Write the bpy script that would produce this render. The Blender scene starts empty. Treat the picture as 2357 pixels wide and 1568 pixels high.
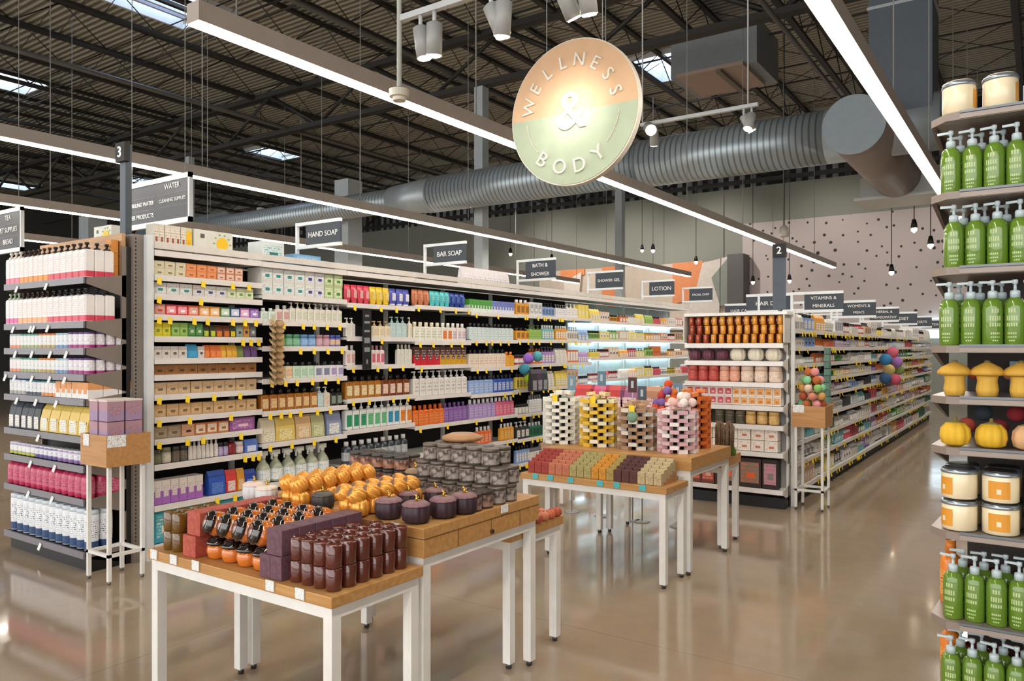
import bpy, math, random
from mathutils import Vector, Matrix
random.seed(7)
PI = math.pi
C = bpy.context.scene.collection
S = bpy.context.scene

# ------------------------------------------------------------------ camera, world, exposure
W_, H_ = 2357, 1568
FPX, HOR, EYE, YAW = 1775.0, 800.0, 1.5, math.radians(34.5)
cam_d = bpy.data.cameras.new('camera')
cam_d.sensor_width = 36.0
cam_d.lens = FPX / W_ * 36.0
cam_d.shift_y = (HOR - H_ / 2) / W_
cam_d.clip_end = 200
cam = bpy.data.objects.new('camera', cam_d)
cam.location = (0, 0, EYE)
cam.rotation_euler = (PI / 2, 0, YAW)
C.objects.link(cam)
S.camera = cam

w = bpy.data.worlds.new('world')
S.world = w
w.use_nodes = True
w.node_tree.nodes['Background'].inputs[0].default_value = (0.97, 0.96, 0.95, 1)
w.node_tree.nodes['Background'].inputs[1].default_value = 2.1      # daylight coming in through the shop front
S.view_settings.view_transform = 'Standard'
S.view_settings.look = 'None'
S.view_settings.gamma = 1
S.view_settings.exposure = 0.84
S.view_settings.use_curve_mapping = False
S.cycles.use_denoising = True
S.cycles.max_bounces = 6
S.cycles.diffuse_bounces = 3
S.cycles.glossy_bounces = 3
S.cycles.transmission_bounces = 4
S.cycles.sample_clamp_indirect = 6
S.cycles.caustics_reflective = False
S.cycles.caustics_refractive = False

STRIP_E = 24.0      # emission of the linear lights
LED_E = 1.7
SPOT_E = 26.0
SUNFILL = 260.0      # ceiling bay daylight


# ------------------------------------------------------------------ helpers
F_ = (-math.sin(YAW), math.cos(YAW))
R_ = (math.cos(YAW), math.sin(YAW))


def ray(u, v):
    a = (u - W_ / 2) / FPX
    return (F_[0] + a * R_[0], F_[1] + a * R_[1], (HOR - v) / FPX)


def at_y(u, v, y):
    r = ray(u, v)
    d = y / r[1]
    return (r[0] * d, y, EYE + r[2] * d)


def at_z(u, v, z):
    r = ray(u, v)
    d = (z - EYE) / r[2]
    return (r[0] * d, r[1] * d, z)


def srgb(c):
    if isinstance(c, str):
        c = c.lstrip('#')
        c = tuple(int(c[i:i + 2], 16) / 255 for i in (0, 2, 4))
    return tuple((x / 12.92 if x <= .04045 else ((x + .055) / 1.055) ** 2.4) for x in c) + (1,)


MATS = {}


def mat(col, rough=.45, metal=0, emit=0, kind='plain', ink='#333333', coat=0, trans=0, scale=1.0):
    key = (col, rough, metal, emit, kind, ink, coat, trans, scale)
    if key in MATS:
        return MATS[key]
    m = bpy.data.materials.new('m_' + kind + '_' + str(len(MATS)))
    m.use_nodes = True
    nt = m.node_tree
    b = nt.nodes['Principled BSDF']
    b.inputs['Roughness'].default_value = rough
    b.inputs['Metallic'].default_value = metal
    c = srgb(col)
    b.inputs['Base Color'].default_value = c
    if coat:
        b.inputs['Coat Weight'].default_value = coat
        b.inputs['Coat Roughness'].default_value = .05
    if trans:
        b.inputs['Transmission Weight'].default_value = trans
    if emit:
        b.inputs['Emission Color'].default_value = c
        b.inputs['Emission Strength'].default_value = emit
    N, L = nt.nodes, nt.links

    def tc(out='Object', sc=(1, 1, 1)):
        t = N.new('ShaderNodeTexCoord')
        mp = N.new('ShaderNodeMapping')
        mp.inputs['Scale'].default_value = sc
        L.new(t.outputs[out], mp.inputs['Vector'])
        return mp.outputs['Vector']

    def mix(fac, a, bb):
        x = N.new('ShaderNodeMix')
        x.data_type = 'RGBA'
        L.new(fac, x.inputs['Factor'])
        for i, q in ((6, a), (7, bb)):
            if isinstance(q, tuple):
                x.inputs[i].default_value = q
            else:
                L.new(q, x.inputs[i])
        return x.outputs[2]

    def ramp(v, p0, p1):
        r = N.new('ShaderNodeMapRange')
        r.inputs['From Min'].default_value = p0
        r.inputs['From Max'].default_value = p1
        L.new(v, r.inputs['Value'])
        return r.outputs['Result']

    def noise(vec, sc, det=3):
        n = N.new('ShaderNodeTexNoise')
        n.inputs['Scale'].default_value = sc
        n.inputs['Detail'].default_value = det
        L.new(vec, n.inputs['Vector'])
        return n.outputs['Fac']

    if kind == 'plain' and not emit:
        f = ramp(noise(tc(), 9, 2), .35, .65)
        d = tuple(min(1, x * .93) for x in c[:3]) + (1,)
        L.new(mix(f, d, c), b.inputs['Base Color'])
    elif kind == 'wood':
        v = tc('Object', (1.2 * scale, 14 * scale, 14 * scale))
        f = ramp(noise(v, 3, 5), .3, .7)
        L.new(mix(f, srgb(ink), c), b.inputs['Base Color'])
    elif kind == 'print':      # rows of small illegible print
        v = tc('Generated', (1, 1, 1))
        wv = N.new('ShaderNodeTexWave')
        wv.bands_direction = 'Z'
        wv.inputs['Scale'].default_value = 2.2 * scale
        L.new(v, wv.inputs['Vector'])
        a = ramp(wv.outputs['Fac'], .55, .65)
        n = ramp(noise(tc('Generated', (9, 9, 2)), 2.2, 2), .52, .56)
        mm = N.new('ShaderNodeMath')
        mm.operation = 'MULTIPLY'
        L.new(a, mm.inputs[0])
        L.new(n, mm.inputs[1])
        L.new(mix(mm.outputs[0], c, srgb(ink)), b.inputs['Base Color'])
    elif kind == 'spots':
        vo = N.new('ShaderNodeTexVoronoi')
        vo.inputs['Scale'].default_value = 6 * scale
        L.new(tc('Generated'), vo.inputs['Vector'])
        f = ramp(vo.outputs['Distance'], .3, .34)
        L.new(mix(f, srgb(ink), c), b.inputs['Base Color'])
    elif kind == 'mottle':
        f = ramp(noise(tc(), 22 * scale, 3), .4, .6)
        L.new(mix(f, srgb(ink), c), b.inputs['Base Color'])
    elif kind == 'floor':
        v = tc()
        f1 = ramp(noise(v, .55, 4), .3, .7)
        f2 = ramp(noise(v, 9, 4), .35, .65)
        f3 = ramp(noise(v, 140, 2), .62, .68)
        c1 = mix(f1, srgb(ink), c)
        c2 = mix(f2, c1, mix(f1, srgb('#98866f'), srgb('#ab977f')))
        c3 = mix(f3, c2, srgb('#8d7b6a'))
        br = N.new('ShaderNodeTexBrick')
        br.offset = 0
        br.inputs['Scale'].default_value = 1
        br.inputs['Brick Width'].default_value = 3.6
        br.inputs['Row Height'].default_value = 3.6
        br.inputs['Mortar Size'].default_value = .006
        L.new(v, br.inputs['Vector'])
        L.new(mix(br.outputs['Fac'], c3, srgb('#93806e')), b.inputs['Base Color'])
        rr = ramp(noise(v, 3, 3), .3, .7)
        mr = N.new('ShaderNodeMapRange')
        mr.inputs['To Min'].default_value = .06
        mr.inputs['To Max'].default_value = .13
        b.inputs['Specular IOR Level'].default_value = .8
        L.new(rr, mr.inputs['Value'])
        L.new(mr.outputs['Result'], b.inputs['Roughness'])
    elif kind == 'deck':       # corrugated metal roof deck, ribs run along X
        wv = N.new('ShaderNodeTexWave')
        wv.bands_direction = 'Y'
        wv.inputs['Scale'].default_value = 2.1
        L.new(tc(), wv.inputs['Vector'])
        f = ramp(wv.outputs['Fac'], .35, .65)
        L.new(mix(f, srgb(ink), c), b.inputs['Base Color'])
        bp = N.new('ShaderNodeBump')
        bp.inputs['Distance'].default_value = .03
        bp.inputs['Strength'].default_value = 1
        L.new(wv.outputs['Fac'], bp.inputs['Height'])
        L.new(bp.outputs['Normal'], b.inputs['Normal'])
    elif kind == 'duct':
        wv = N.new('ShaderNodeTexWave')
        wv.bands_direction = 'X'
        wv.inputs['Scale'].default_value = 3.6
        L.new(tc(), wv.inputs['Vector'])
        f = ramp(wv.outputs['Fac'], .0, .35)
        L.new(mix(f, srgb(ink), c), b.inputs['Base Color'])
    elif kind == 'panels':     # tall vertical wall panels with thin joints
        br = N.new('ShaderNodeTexBrick')
        br.offset = 0
        br.inputs['Scale'].default_value = 1
        br.inputs['Brick Width'].default_value = 1.3
        br.inputs['Row Height'].default_value = 20
        br.inputs['Mortar Size'].default_value = .012
        t = N.new('ShaderNodeTexCoord')
        sp = N.new('ShaderNodeSeparateXYZ')
        cb = N.new('ShaderNodeCombineXYZ')
        L.new(t.outputs['Object'], sp.inputs[0])
        L.new(sp.outputs[0], cb.inputs[0])
        L.new(cb.outputs[0], br.inputs['Vector'])
        L.new(mix(br.outputs['Fac'], c, srgb(ink)), b.inputs['Base Color'])
    elif kind == 'slats':
        wv = N.new('ShaderNodeTexWave')
        wv.bands_direction = 'X'
        wv.inputs['Scale'].default_value = .9
        L.new(tc(), wv.inputs['Vector'])
        n = noise(tc('Object', (.6, 1, .1)), 2, 2)
        f = ramp(wv.outputs['Fac'], .45, .6)
        mm = N.new('ShaderNodeMath')
        mm.operation = 'MULTIPLY'
        L.new(f, mm.inputs[0])
        L.new(ramp(n, .35, .6), mm.inputs[1])
        L.new(mix(mm.outputs[0], c, srgb(ink)), b.inputs['Base Color'])
    elif kind == 'speckle':    # wall scattered with small dark drops
        vo = N.new('ShaderNodeTexVoronoi')
        vo.voronoi_dimensions = '2D'
        vo.inputs['Scale'].default_value = 2.6
        tcx = N.new('ShaderNodeTexCoord')
        spx = N.new('ShaderNodeSeparateXYZ')
        cbx = N.new('ShaderNodeCombineXYZ')
        L.new(tcx.outputs['Object'], spx.inputs[0])
        L.new(spx.outputs[0], cbx.inputs[0])
        L.new(spx.outputs[2], cbx.inputs[1])
        L.new(cbx.outputs[0], vo.inputs['Vector'])
        n = noise(cbx.outputs[0], .8, 2)
        add = N.new('ShaderNodeMath')
        add.operation = 'MULTIPLY_ADD'
        add.inputs[1].default_value = -.22
        L.new(n, add.inputs[0])
        L.new(vo.outputs['Distance'], add.inputs[2])
        f = ramp(add.outputs[0], -.03, .0)
        L.new(mix(f, srgb(ink), c), b.inputs['Base Color'])
    MATS[key] = m
    return m


def P(col, ink='#55504a', sc=1.0, rough=.5):
    return mat(col, rough, kind='print', ink=ink, scale=sc)


class MB:
    def __init__(s):
        s.v, s.f, s.m, s.sm = [], [], [], []

    def add(s, vs, fs, m=0, smooth=False, M=None):
        k = len(s.v)
        s.v += [tuple(M @ Vector(p)) if M else tuple(p) for p in vs]
        for f in fs:
            s.f.append(tuple(i + k for i in f))
            s.m.append(m)
            s.sm.append(smooth)
        return s

    def box(s, x0, y0, z0, x1, y1, z1, m=0, M=None):
        v = [(x0, y0, z0), (x1, y0, z0), (x1, y1, z0), (x0, y1, z0), (x0, y0, z1), (x1, y0, z1), (x1, y1, z1), (x0, y1, z1)]
        return s.add(v, [(0, 3, 2, 1), (4, 5, 6, 7), (0, 1, 5, 4), (1, 2, 6, 5), (2, 3, 7, 6), (3, 0, 4, 7)], m, False, M)

    def lathe(s, prof, seg=14, m=0, M=None, ms=None, rib=None, sx=1, sy=1, caps=True, smooth=True):
        vs, fs, mm = [], [], []
        n = len(prof)
        for j, (r, z) in enumerate(prof):
            for i in range(seg):
                a = 2 * PI * i / seg
                q = r
                if rib:
                    q = r * (1 - rib[1] * (1 - abs(math.sin(a * rib[0] / 2))) ** 2)
                vs.append((q * math.cos(a) * sx, q * math.sin(a) * sy, z))
        k = len(s.v)
        s.v += [tuple(M @ Vector(p)) if M else p for p in vs]
        for j in range(n - 1):
            for i in range(seg):
                i2 = (i + 1) % seg
                s.f.append((k + j * seg + i, k + j * seg + i2, k + (j + 1) * seg + i2, k + (j + 1) * seg + i))
                s.m.append(ms[j] if ms else m)
                s.sm.append(smooth)
        if caps:
            s.f.append(tuple(k + i for i in reversed(range(seg))))
            s.m.append(ms[0] if ms else m)
            s.sm.append(False)
            s.f.append(tuple(k + (n - 1) * seg + i for i in range(seg)))
            s.m.append(ms[-1] if ms else m)
            s.sm.append(False)
        return s

    def tube(s, p, q, r, seg=8, m=0, r2=None):
        p, q = Vector(p), Vector(q)
        d = q - p
        M = Matrix.Translation(p) @ d.to_track_quat('Z', 'Y').to_matrix().to_4x4()
        return s.lathe([(r, 0), (r2 if r2 is not None else r, d.length)], seg, m, M)

    def bar(s, p, q, wx, m=0):
        return s.tube(p, q, wx * .7, 4, m)

    def mesh(s, name, mats):
        me = bpy.data.meshes.new(name)
        me.from_pydata(s.v, [], s.f)
        me.polygons.foreach_set('material_index', s.m)
        me.polygons.foreach_set('use_smooth', s.sm)
        for x in (mats if isinstance(mats, (list, tuple)) else [mats]):
            me.materials.append(x)
        me.update()
        return me

    def build(s, name, mats, parent=None, loc=(0, 0, 0), rot=(0, 0, 0)):
        return obj(name, s.mesh(name, mats), parent, loc, rot)


def obj(name, me, parent=None, loc=(0, 0, 0), rot=(0, 0, 0)):
    o = bpy.data.objects.new(name, me)
    C.objects.link(o)
    o.location = loc
    o.rotation_euler = rot
    if parent:
        o.parent = parent
    return o


def tag(o, label, cat, group=None, kind=None):
    if label:
        o['label'] = label
    if cat:
        o['category'] = cat
    if group:
        o['group'] = group
    if kind:
        o['kind'] = kind
    return o


def thing(name, label, cat, loc=(0, 0, 0), rz=0, group=None):
    o = bpy.data.objects.new(name, None)
    C.objects.link(o)
    o.location = loc
    o.rotation_euler = (0, 0, rz)
    return tag(o, label, cat, group)


def struct(o):
    o['kind'] = 'structure'
    return o


ORD = ['', 'first', 'second', 'third', 'fourth', 'fifth', 'sixth', 'seventh', 'eighth', 'ninth', 'tenth', 'eleventh', 'twelfth', 'thirteenth', 'fourteenth', 'fifteenth', 'sixteenth', 'seventeenth', 'eighteenth', 'nineteenth', 'twentieth']
ORD += ['twenty-' + x for x in ORD[1:10]]


def rotz(a):
    return Matrix.Rotation(a, 4, 'Z')


TXT = {}


def text_geo(t, size=1.0, depth=0.01):
    key = (t, size, depth)
    if key not in TXT:
        cu = bpy.data.curves.new('lettering', 'FONT')
        cu.body = t
        cu.size = size
        cu.extrude = depth
        cu.resolution_u = 3
        cu.align_x = 'CENTER'
        o = bpy.data.objects.new('lettering', cu)
        C.objects.link(o)
        bpy.context.view_layer.update()
        me = bpy.data.meshes.new_from_object(o.evaluated_get(bpy.context.evaluated_depsgraph_get()))
        TXT[key] = ([tuple(v.co) for v in me.vertices], [tuple(p.vertices) for p in me.polygons])
        bpy.data.objects.remove(o)
        bpy.data.curves.remove(cu)
        bpy.data.meshes.remove(me)
    return TXT[key]


UP = Matrix.Rotation(PI / 2, 4, 'X')      # text in XY plane -> XZ plane facing -Y


def letters(b, t, size, x, y, z, depth=.003, m=0, fatten=0):
    v, f = text_geo(t, size, depth)
    b.add(v, f, m, False, Matrix.Translation((x, y, z)) @ UP)


# ------------------------------------------------------------------ common materials
WHITE = mat('#ecebe6', .35)
WHITEM = mat('#dfe3e4', .3)
BLACK = mat('#0c0c0d', .5)
DARKBACK = mat('#141414', .7)
TAUPE = mat('#857b72', .45)
GREY = mat('#8d8b8e', .35)
WOOD = mat('#c99a60', .4, kind='wood', ink='#b07f45')
WOOD2 = mat('#b9874f', .45, kind='wood', ink='#9c6a38')
YEL = mat('#f2cf12', .5)
TAGW = P('#f6f6f4', '#555555', 1.5)
SLATE = mat('#333b44', .5)
GOLD = mat('#d8b04a', .25, metal=.7)

# ------------------------------------------------------------------ lights of the room: linear pendants
STRIPM = mat('#fff6ea', .5, emit=STRIP_E)
HOUS = mat('#b5aa9f', .5)


def strip(x, y0, y1, z, label):
    t = thing('linear_light', label, 'light', (x, y0, z), 0, 'long suspended linear lights')
    L = y1 - y0
    MB().box(-.06, 0, .012, .06, L, .13).build('housing', HOUS, t)
    MB().box(-.045, .01, 0, .045, L - .01, .012).build('diffuser', STRIPM, t)
    k = 0
    yy = .3
    while yy < L:
        if abs(y0 + yy - 11.9) < .14:
            yy += .3
        b = MB().tube((0, yy, .13), (0, yy, 7.6 - z), .006, 5)
        b.build('suspension_wire', mat('#9a9a98', .4), t)
        yy += 2.45


strip(-1.02, -3.0, 19.6, 3.4, 'linear light over the right-hand aisle, ending behind the green bottles')
strip(-4.11, 2.67, 19.6, 3.4, 'long linear light passing behind the round wellness sign, open end at top left')
strip(-7.82, 0.0, 19.8, 3.4, 'long linear light passing behind the number 3 aisle marker')
strip(-11.36, 0.0, 20.0, 3.4, 'linear light behind the number 3 post, second above the left shelving')
strip(-14.9, 2.0, 22.0, 3.4, 'short visible linear light low at the left edge, beyond the others')

# ------------------------------------------------------------------ room shell
fl = MB().box(-40, -8, -.1, 14, 26, 0).build('floor', mat('#a6947f', .14, kind='floor', ink='#94806c'))
struct(fl)
CEIL = 8.3
DECK = mat('#b8b5a6', .6, kind='deck', ink='#858275')
# ceiling deck with real skylight openings
SKY = []
for (u, v, w_, l_) in ((0, 176, 1.3, 1.7), (352, 14, .62, 1.7), (425, 6, .95, 1.7), (632, 348, 1.1, 1.5), (1545, 145, 1.2, 1.7), (352, 412, 1.5, 1.9), (20, 420, 1.4, 1.8)):
    x, y, z = at_z(u, v, CEIL)
    if -38 < x < 12 and y < 25:
        SKY.append((x - w_ / 2, y - l_ / 2, x + w_ / 2, y + l_ / 2))
xs = sorted({-40, 14} | {round(a, 3) for s_ in SKY for a in (s_[0], s_[2])})
ys = sorted({-8, 26} | {round(a, 3) for s_ in SKY for a in (s_[1], s_[3])})
cb = MB()
for i in range(len(xs) - 1):
    for j in range(len(ys) - 1):
        mx, my = (xs[i] + xs[i + 1]) / 2, (ys[j] + ys[j + 1]) / 2
        if any(a < mx < c and b_ < my < d for a, b_, c, d in SKY):
            continue
        cb.box(xs[i], ys[j], CEIL, xs[i + 1], ys[j + 1], CEIL + .08)
struct(cb.build('ceiling', DECK))
for i, (a, b_, c, d) in enumerate(SKY):
    t = MB()
    t.box(a - .06, b_ - .06, CEIL - .1, a, d + .06, CEIL + .4).box(c, b_ - .06, CEIL - .1, c + .06, d + .06, CEIL + .4)
    t.box(a, b_ - .06, CEIL - .1, c, b_, CEIL + .4).box(a, d, CEIL - .1, c, d + .06, CEIL + .4)
    fr = struct(t.build('window_%d' % (i + 1), mat('#d5d8d8', .5)))
    MB().box(a, b_, CEIL + .3, c, d, CEIL + .32).build('pane', mat('#cfe2ff', .5, emit=2.6), fr)

# walls
WG = '#b3b5aa'
struct(MB().box(-40, 24, 0, 14, 24.2, 6.5).build('wall_back', mat(WG, .8, kind='panels', ink='#8c8e84')))
struct(MB().box(-40, 24.35, 6.5, 14, 24.5, CEIL).build('wall_back_upper', mat('#1b1a18', .8, kind='slats', ink='#9aa0a6')))
struct(MB().box(-7.7, 23.9, 2.0, 14, 24.0, 5.35).build('wall_back_speckled', mat('#bfb4b0', .8, kind='speckle', ink='#3a3634')))
struct(MB().box(-40.2, -8, 0, -40, 26, CEIL).build('wall_left', mat('#4b4a47', .8)))
struct(MB().box(14, -8, 0, 14.2, 26, CEIL).build('wall_right', mat('#9a9894', .8)))
# shop front behind the camera: a tall glazed wall, daylight enters between its mullions
struct(MB().box(-40, -8.2, 6.4, 14, -8, CEIL).box(-40, -8.2, 0, 14, -8, .35).build('wall_front', mat('#8f8c86', .7)))
fw_ = MB()
for i_ in range(19):
    fw_.box(-40 + i_ * 3 - .05, -8.2, .35, -40 + i_ * 3 + .05, -8.08, 6.4)
fw_.box(-40, -8.2, 3.2, 14, -8.08, 3.28)
struct(fw_.build('window_20', mat('#4a4a4c', .5)))
# coloured shapes on the back wall above the counters
mu = []


def wall_shape(pts, col, y, name='trim_9'):
    b = MB()
    n = len(pts)
    v = [(x, y, z) for x, z in pts] + [(x, y + .04, z) for x, z in pts]
    f = [tuple(range(n)), tuple(range(2 * n - 1, n - 1, -1))] + [(i, i + n, (i + 1) % n + n, (i + 1) % n) for i in range(n)]
    b.add(v, f)
    return struct(b.build(name, mat(col, .7)))


def wpx(l, y=23.8):
    return [(lambda q: (q[0], q[2]))(at_y(u, v, y)) for u, v in l]


wall_shape(wpx([(1240, 626), (1702, 597), (1702, 760), (1240, 760)]), '#cdbfae', 23.85, 'trim_1')
wall_shape(wpx([(1290, 622), (1345, 619), (1345, 632), (1290, 645)]), '#e8935c', 23.8, 'trim_2')
wall_shape(wpx([(1385, 615), (1430, 612), (1440, 700), (1385, 720)]), '#dd8a58', 23.8, 'trim_3')
wall_shape(wpx([(1548, 606), (1618, 600), (1612, 650), (1590, 690), (1548, 700)]), '#e0905f', 23.8, 'trim_4')
wall_shape(wpx([(1618, 606), (1680, 590), (1660, 640), (1655, 760), (1560, 760), (1600, 680)]), '#d8cfc4', 23.75, 'trim_5')
wall_shape(wpx([(1640, 640), (1680, 592), (1690, 650), (1700, 700), (1660, 705)]), '#8e948c', 23.7, 'trim_6')
wall_shape(wpx([(1300, 650), (1340, 626), (1330, 720), (1300, 720)]), '#e6dccf', 23.75, 'trim_7')
struct(MB().box(-7.95, 23.2, 0, -7.45, 23.8, 4.35).build('wall_return', mat('#5e5d5b', .7)))
# glowing panel standing for the bright window far down the aisle
tag(MB().box(-2.6, 23.7, 1.75, -1.2, 23.85, 2.3).build('far_window', mat('#d8f0ff', .5, emit=1.2)), 'bright pale blue window far down the right-hand aisle', 'screen')

# roof framing
STEEL = mat('#26231f', .6)
k = 0
for i in range(24):
    x = -31 + i * 1.7
    b = MB()
    zt, zb = CEIL - .06, 7.55
    b.box(x - .05, -7, zt - .07, x + .05, 24.3, zt).box(x - .055, -7, zb - .07, x + .055, 24.3, zb)
    y = -7
    s_ = 0
    while y < 24:
        b.bar((x, y, zb if s_ else zt - .03), (x, y + .9, zt - .03 if s_ else zb), .018)
        s_ = 1 - s_
        y += .9
    struct(b.build('beam', STEEL))
for gy in (0.0, 11.9, 23.4):
    b = MB()
    b.box(-40, gy - .1, 7.45, 14, gy + .1, 7.57).box(-40, gy - .1, 6.5, 14, gy + .1, 6.6)
    x = -39.0
    s_ = 0
    while x < 13:
        b.bar((x, gy, 6.55 if s_ else 7.5), (x + 1.7, gy, 7.5 if s_ else 6.55), .07)
        s_ = 1 - s_
        x += 1.7
    struct(b.build('girder_beam', STEEL))
for i in range(12):      # cross bridging between the joists
    y = 1.6 + i * 1.9 - (.35 if i == 5 else 0)
    b = MB()
    for j in range(23):
        x = -31 + j * 1.7
        b.bar((x, y, 7.52), (x + 1.7, y, 8.2), .012).bar((x, y, 8.2), (x + 1.7, y, 7.52), .012)
    struct(b.build('bridging_beam', STEEL))
for i in range(7):      # bridging rods across the joists
    y = 3 + i * 3
    struct(MB().box(-40, y, 7.5, 14, y + .03, 7.53).box(-40, y + .5, 8.05, 14, y + .53, 8.08).build('brace_beam', STEEL))
# sprinkler mains and conduits along the joists
for i, (x, z, r) in enumerate(((-9.6, 6.9, .045), (-3.2, 6.3, .04), (-14.5, 6.6, .05), (.9, 6.2, .05))):
    tag(MB().tube((x, -6, z), (x, 23.5, z), r, 8).build('ceiling_pipe', mat('#5b5854', .5)), ['dark pipe under the roof left of the wellness sign', 'dark pipe under the roof above the wellness sign', 'dark pipe under the roof at far left', 'dark pipe under the roof above the green bottles'][i], 'pipe', 'pipes under the roof')

# ------------------------------------------------------------------ columns
COLM = mat('#a9b0b2', .5)


def column(u, y, w_, ztop, z0, label, thin=True, name='column'):
    x = at_y(u, 400, y)[0]
    o = MB().box(-w_ / 2, -w_ / 2, z0, w_ / 2, w_ / 2, ztop).build(name, COLM, None, (x, y, 0))
    struct(o)
    return o


column(1108, 11.9, .2, 6.5, 0, '')
column(802, 11.9, .42, 5.15, 0, '')
column(437, 11.9, .16, 6.5, 0, '')
column(214, 11.9, .55, 5.4, 0, '')
column(240, 12.9, .5, 5.4, 0, '')
column(1427, 19, .2, 6.5, 0, '')

# ------------------------------------------------------------------ ducts
GALV = mat('#a9b4b9', .36, metal=.5, kind='duct', ink='#6f797e')
GALV2 = mat('#a9b3b7', .4, metal=.4)
d0 = thing('spiral_duct', 'large ribbed galvanised duct system crossing behind the round wellness sign', 'duct', (0, 0, 0))


def xat(u, y):
    return at_y(u, 400, y)[0]


DY, DZ = 11.3, 4.42
xa, xb, xc, xd = xat(1905, DY), xat(1480, DY), xat(1000, DY), xat(905, DY)
MB().tube((xb, DY, DZ), (xa, DY, DZ), .37, 28).build('duct_section', GALV, d0)
MB().tube((xc, DY, DZ), (xb, DY, DZ), .34, 28).build('duct_section', GALV, d0)
MB().tube((xd, DY, DZ), (xc, DY, DZ), .27, 28, r2=.34).build('reducer', GALV2, d0)
MB().tube((xat(330, DY), DY, DZ), (xd, DY, DZ), .24, 24).build('duct_section', GALV, d0)
MB().tube((xa, DY, DZ), (xat(2170, DY), DY, DZ), .37, 28).build('duct_section', GALV2, d0)
cx_, _, cz_ = at_y(1965, 287, 10.3)
d1 = thing('branch_duct', None, None, (cx_, 10.3, cz_))
d1.parent = d0
d1['label'] = 'round branch duct with a flat grey end cap'
MB().tube((0, .01, 0), (0, 3.4, 0), .36, 32).build('duct_section', mat('#8d8078', .5, metal=.2), d1)
MB().tube((0, -.02, 0), (0, .01, 0), .372, 32).build('end_cap', mat('#8c979b', .45, metal=.2), d1)
x0, _, z0 = at_y(1985, 462, 14.0)
x1, _, z1 = at_y(2165, 395, 14.0)
MB().box(x0, 13.8, z0, x1 + .4, 14.6, z1).box(x0 - .08, 13.7, z0 - .05, x1 + .45, 14.7, z0).build('duct_plenum', mat('#c4c6c4', .5), d0)
x0, x1 = xat(2000, 10.95), xat(2146, 10.95)
vd = thing('drop_duct', None, None, (0, 0, 0))
vd.parent = d0
vd['label'] = 'dark grey rectangular duct dropping from the roof'
MB().box(x0, 10.95, DZ, x1, 11.65, 5.9).build('duct_section', mat('#59626a', .5, metal=.2), vd)
MB().box(x0, 10.95, 5.94, x1, 11.65, 8.28).build('duct_section', mat('#59626a', .5, metal=.2), vd)
MB().box(x0 - .02, 10.93, 5.9, x1 + .02, 11.67, 5.94).build('flange', mat('#aab2b6', .4), vd)
x0, _, z0 = at_y(1580, 150, 15)
x1, _, _ = at_y(1700, 150, 15)
hv = thing('air_handler', 'boxy grey air handling unit hung under the roof right of the wellness sign', 'air handler', (0, 0, 0))
MB().box(x0, 14.2, 6.75, x1 + .6, 15.6, 7.6).build('casing', mat('#858a8c', .5), hv)
MB().box(x0 + .2, 14.0, 6.68, x1 + .4, 15.4, 6.75).build('bottom_panel', mat('#a58f80', .5), hv)
MB().box(x1 - .1, 13.98, 6.62, x1, 15.5, 6.68).build('rail', mat('#6d6359', .5), hv)
x0, _, z0 = at_y(520, 508, 16.5)
tag(MB().tube((x0 - 3, 16.5, z0), (x0, 16.5, z0), .32, 24).tube((x0 - .9, 16.5, z0), (x0 - .9, 16.5, CEIL - .02), .01, 5).tube((x0 - 2.4, 16.5, z0), (x0 - 2.4, 16.5, CEIL - .02), .01, 5).build('round_duct', GALV2), 'short round grey duct seen above the hand soap shelf at left', 'duct')
x0, _, z0 = at_y(683, 486, 14)
tag(MB().box(x0 - .35, 14, z0 - .12, x0 + .35, 14.3, z0 + .12).tube((x0, 14.15, z0), (x0, 14.15, CEIL), .01, 5).build('air_diffuser', mat('#b9b7b0', .5)), 'small pale box diffuser hanging left of the boxed column', 'vent')

# ------------------------------------------------------------------ round sign
SX, SY, SZ = -2.41, 4.17, 2.965
sg = thing('round_sign', 'round hanging sign reading WELLNESS & BODY, orange above green', 'sign', (SX, SY, SZ))
R0 = .455


def half_disc(r, a0, a1, y0, y1, n=40):
    pts = [(r * math.cos(a0 + (a1 - a0) * i / n), r * math.sin(a0 + (a1 - a0) * i / n)) for i in range(n + 1)]
    k = len(pts)
    v = [(x, y0, z) for x, z in pts] + [(x, y1, z) for x, z in pts]
    f = [tuple(range(k)), tuple(range(2 * k - 1, k - 1, -1))] + [(i, i + k, (i + 1) % k + k, (i + 1) % k) for i in range(k)]
    return v, f


MB().lathe([(R0, 0), (R0, .045)], 64, 0, Matrix.Translation((0, 0, 0)) @ Matrix.Rotation(-PI / 2, 4, 'X'), smooth=False).build('rim', mat('#e9e2d2', .5), sg)
b = MB()
b.add(*half_disc(R0 - .008, 0, PI, -.006, 0))
b.build('upper_face', mat('#e0b992', .6), sg)
b = MB()
b.add(*half_disc(R0 - .008, PI, 2 * PI, -.006, 0))
b.build('lower_face', mat('#b4c2a6', .6), sg)
b = MB()
for i, ch in enumerate('WELLNESS'):
    a = math.radians(166 - i * (152 / 7))
    v, f = text_geo(ch, .115, .008)
    b.add(v, f, 0, False, Matrix.Translation((.315 * math.cos(a), -.014, .315 * math.sin(a))) @ Matrix.Rotation(-(a - PI / 2), 4, 'Y') @ UP @ Matrix.Translation((0, -.035, 0)))
for i, ch in enumerate('BODY'):
    a = math.radians(232 + i * 24)
    v, f = text_geo(ch, .13, .008)
    b.add(v, f, 0, False, Matrix.Translation((.34 * math.cos(a), -.014, .34 * math.sin(a))) @ Matrix.Rotation(-(a + PI / 2), 4, 'Y') @ UP @ Matrix.Translation((0, -.045, 0)))
v, f = text_geo('&', .34, .008)
b.add(v, f, 0, False, Matrix.Translation((0, -.014, -.105)) @ UP)
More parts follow.
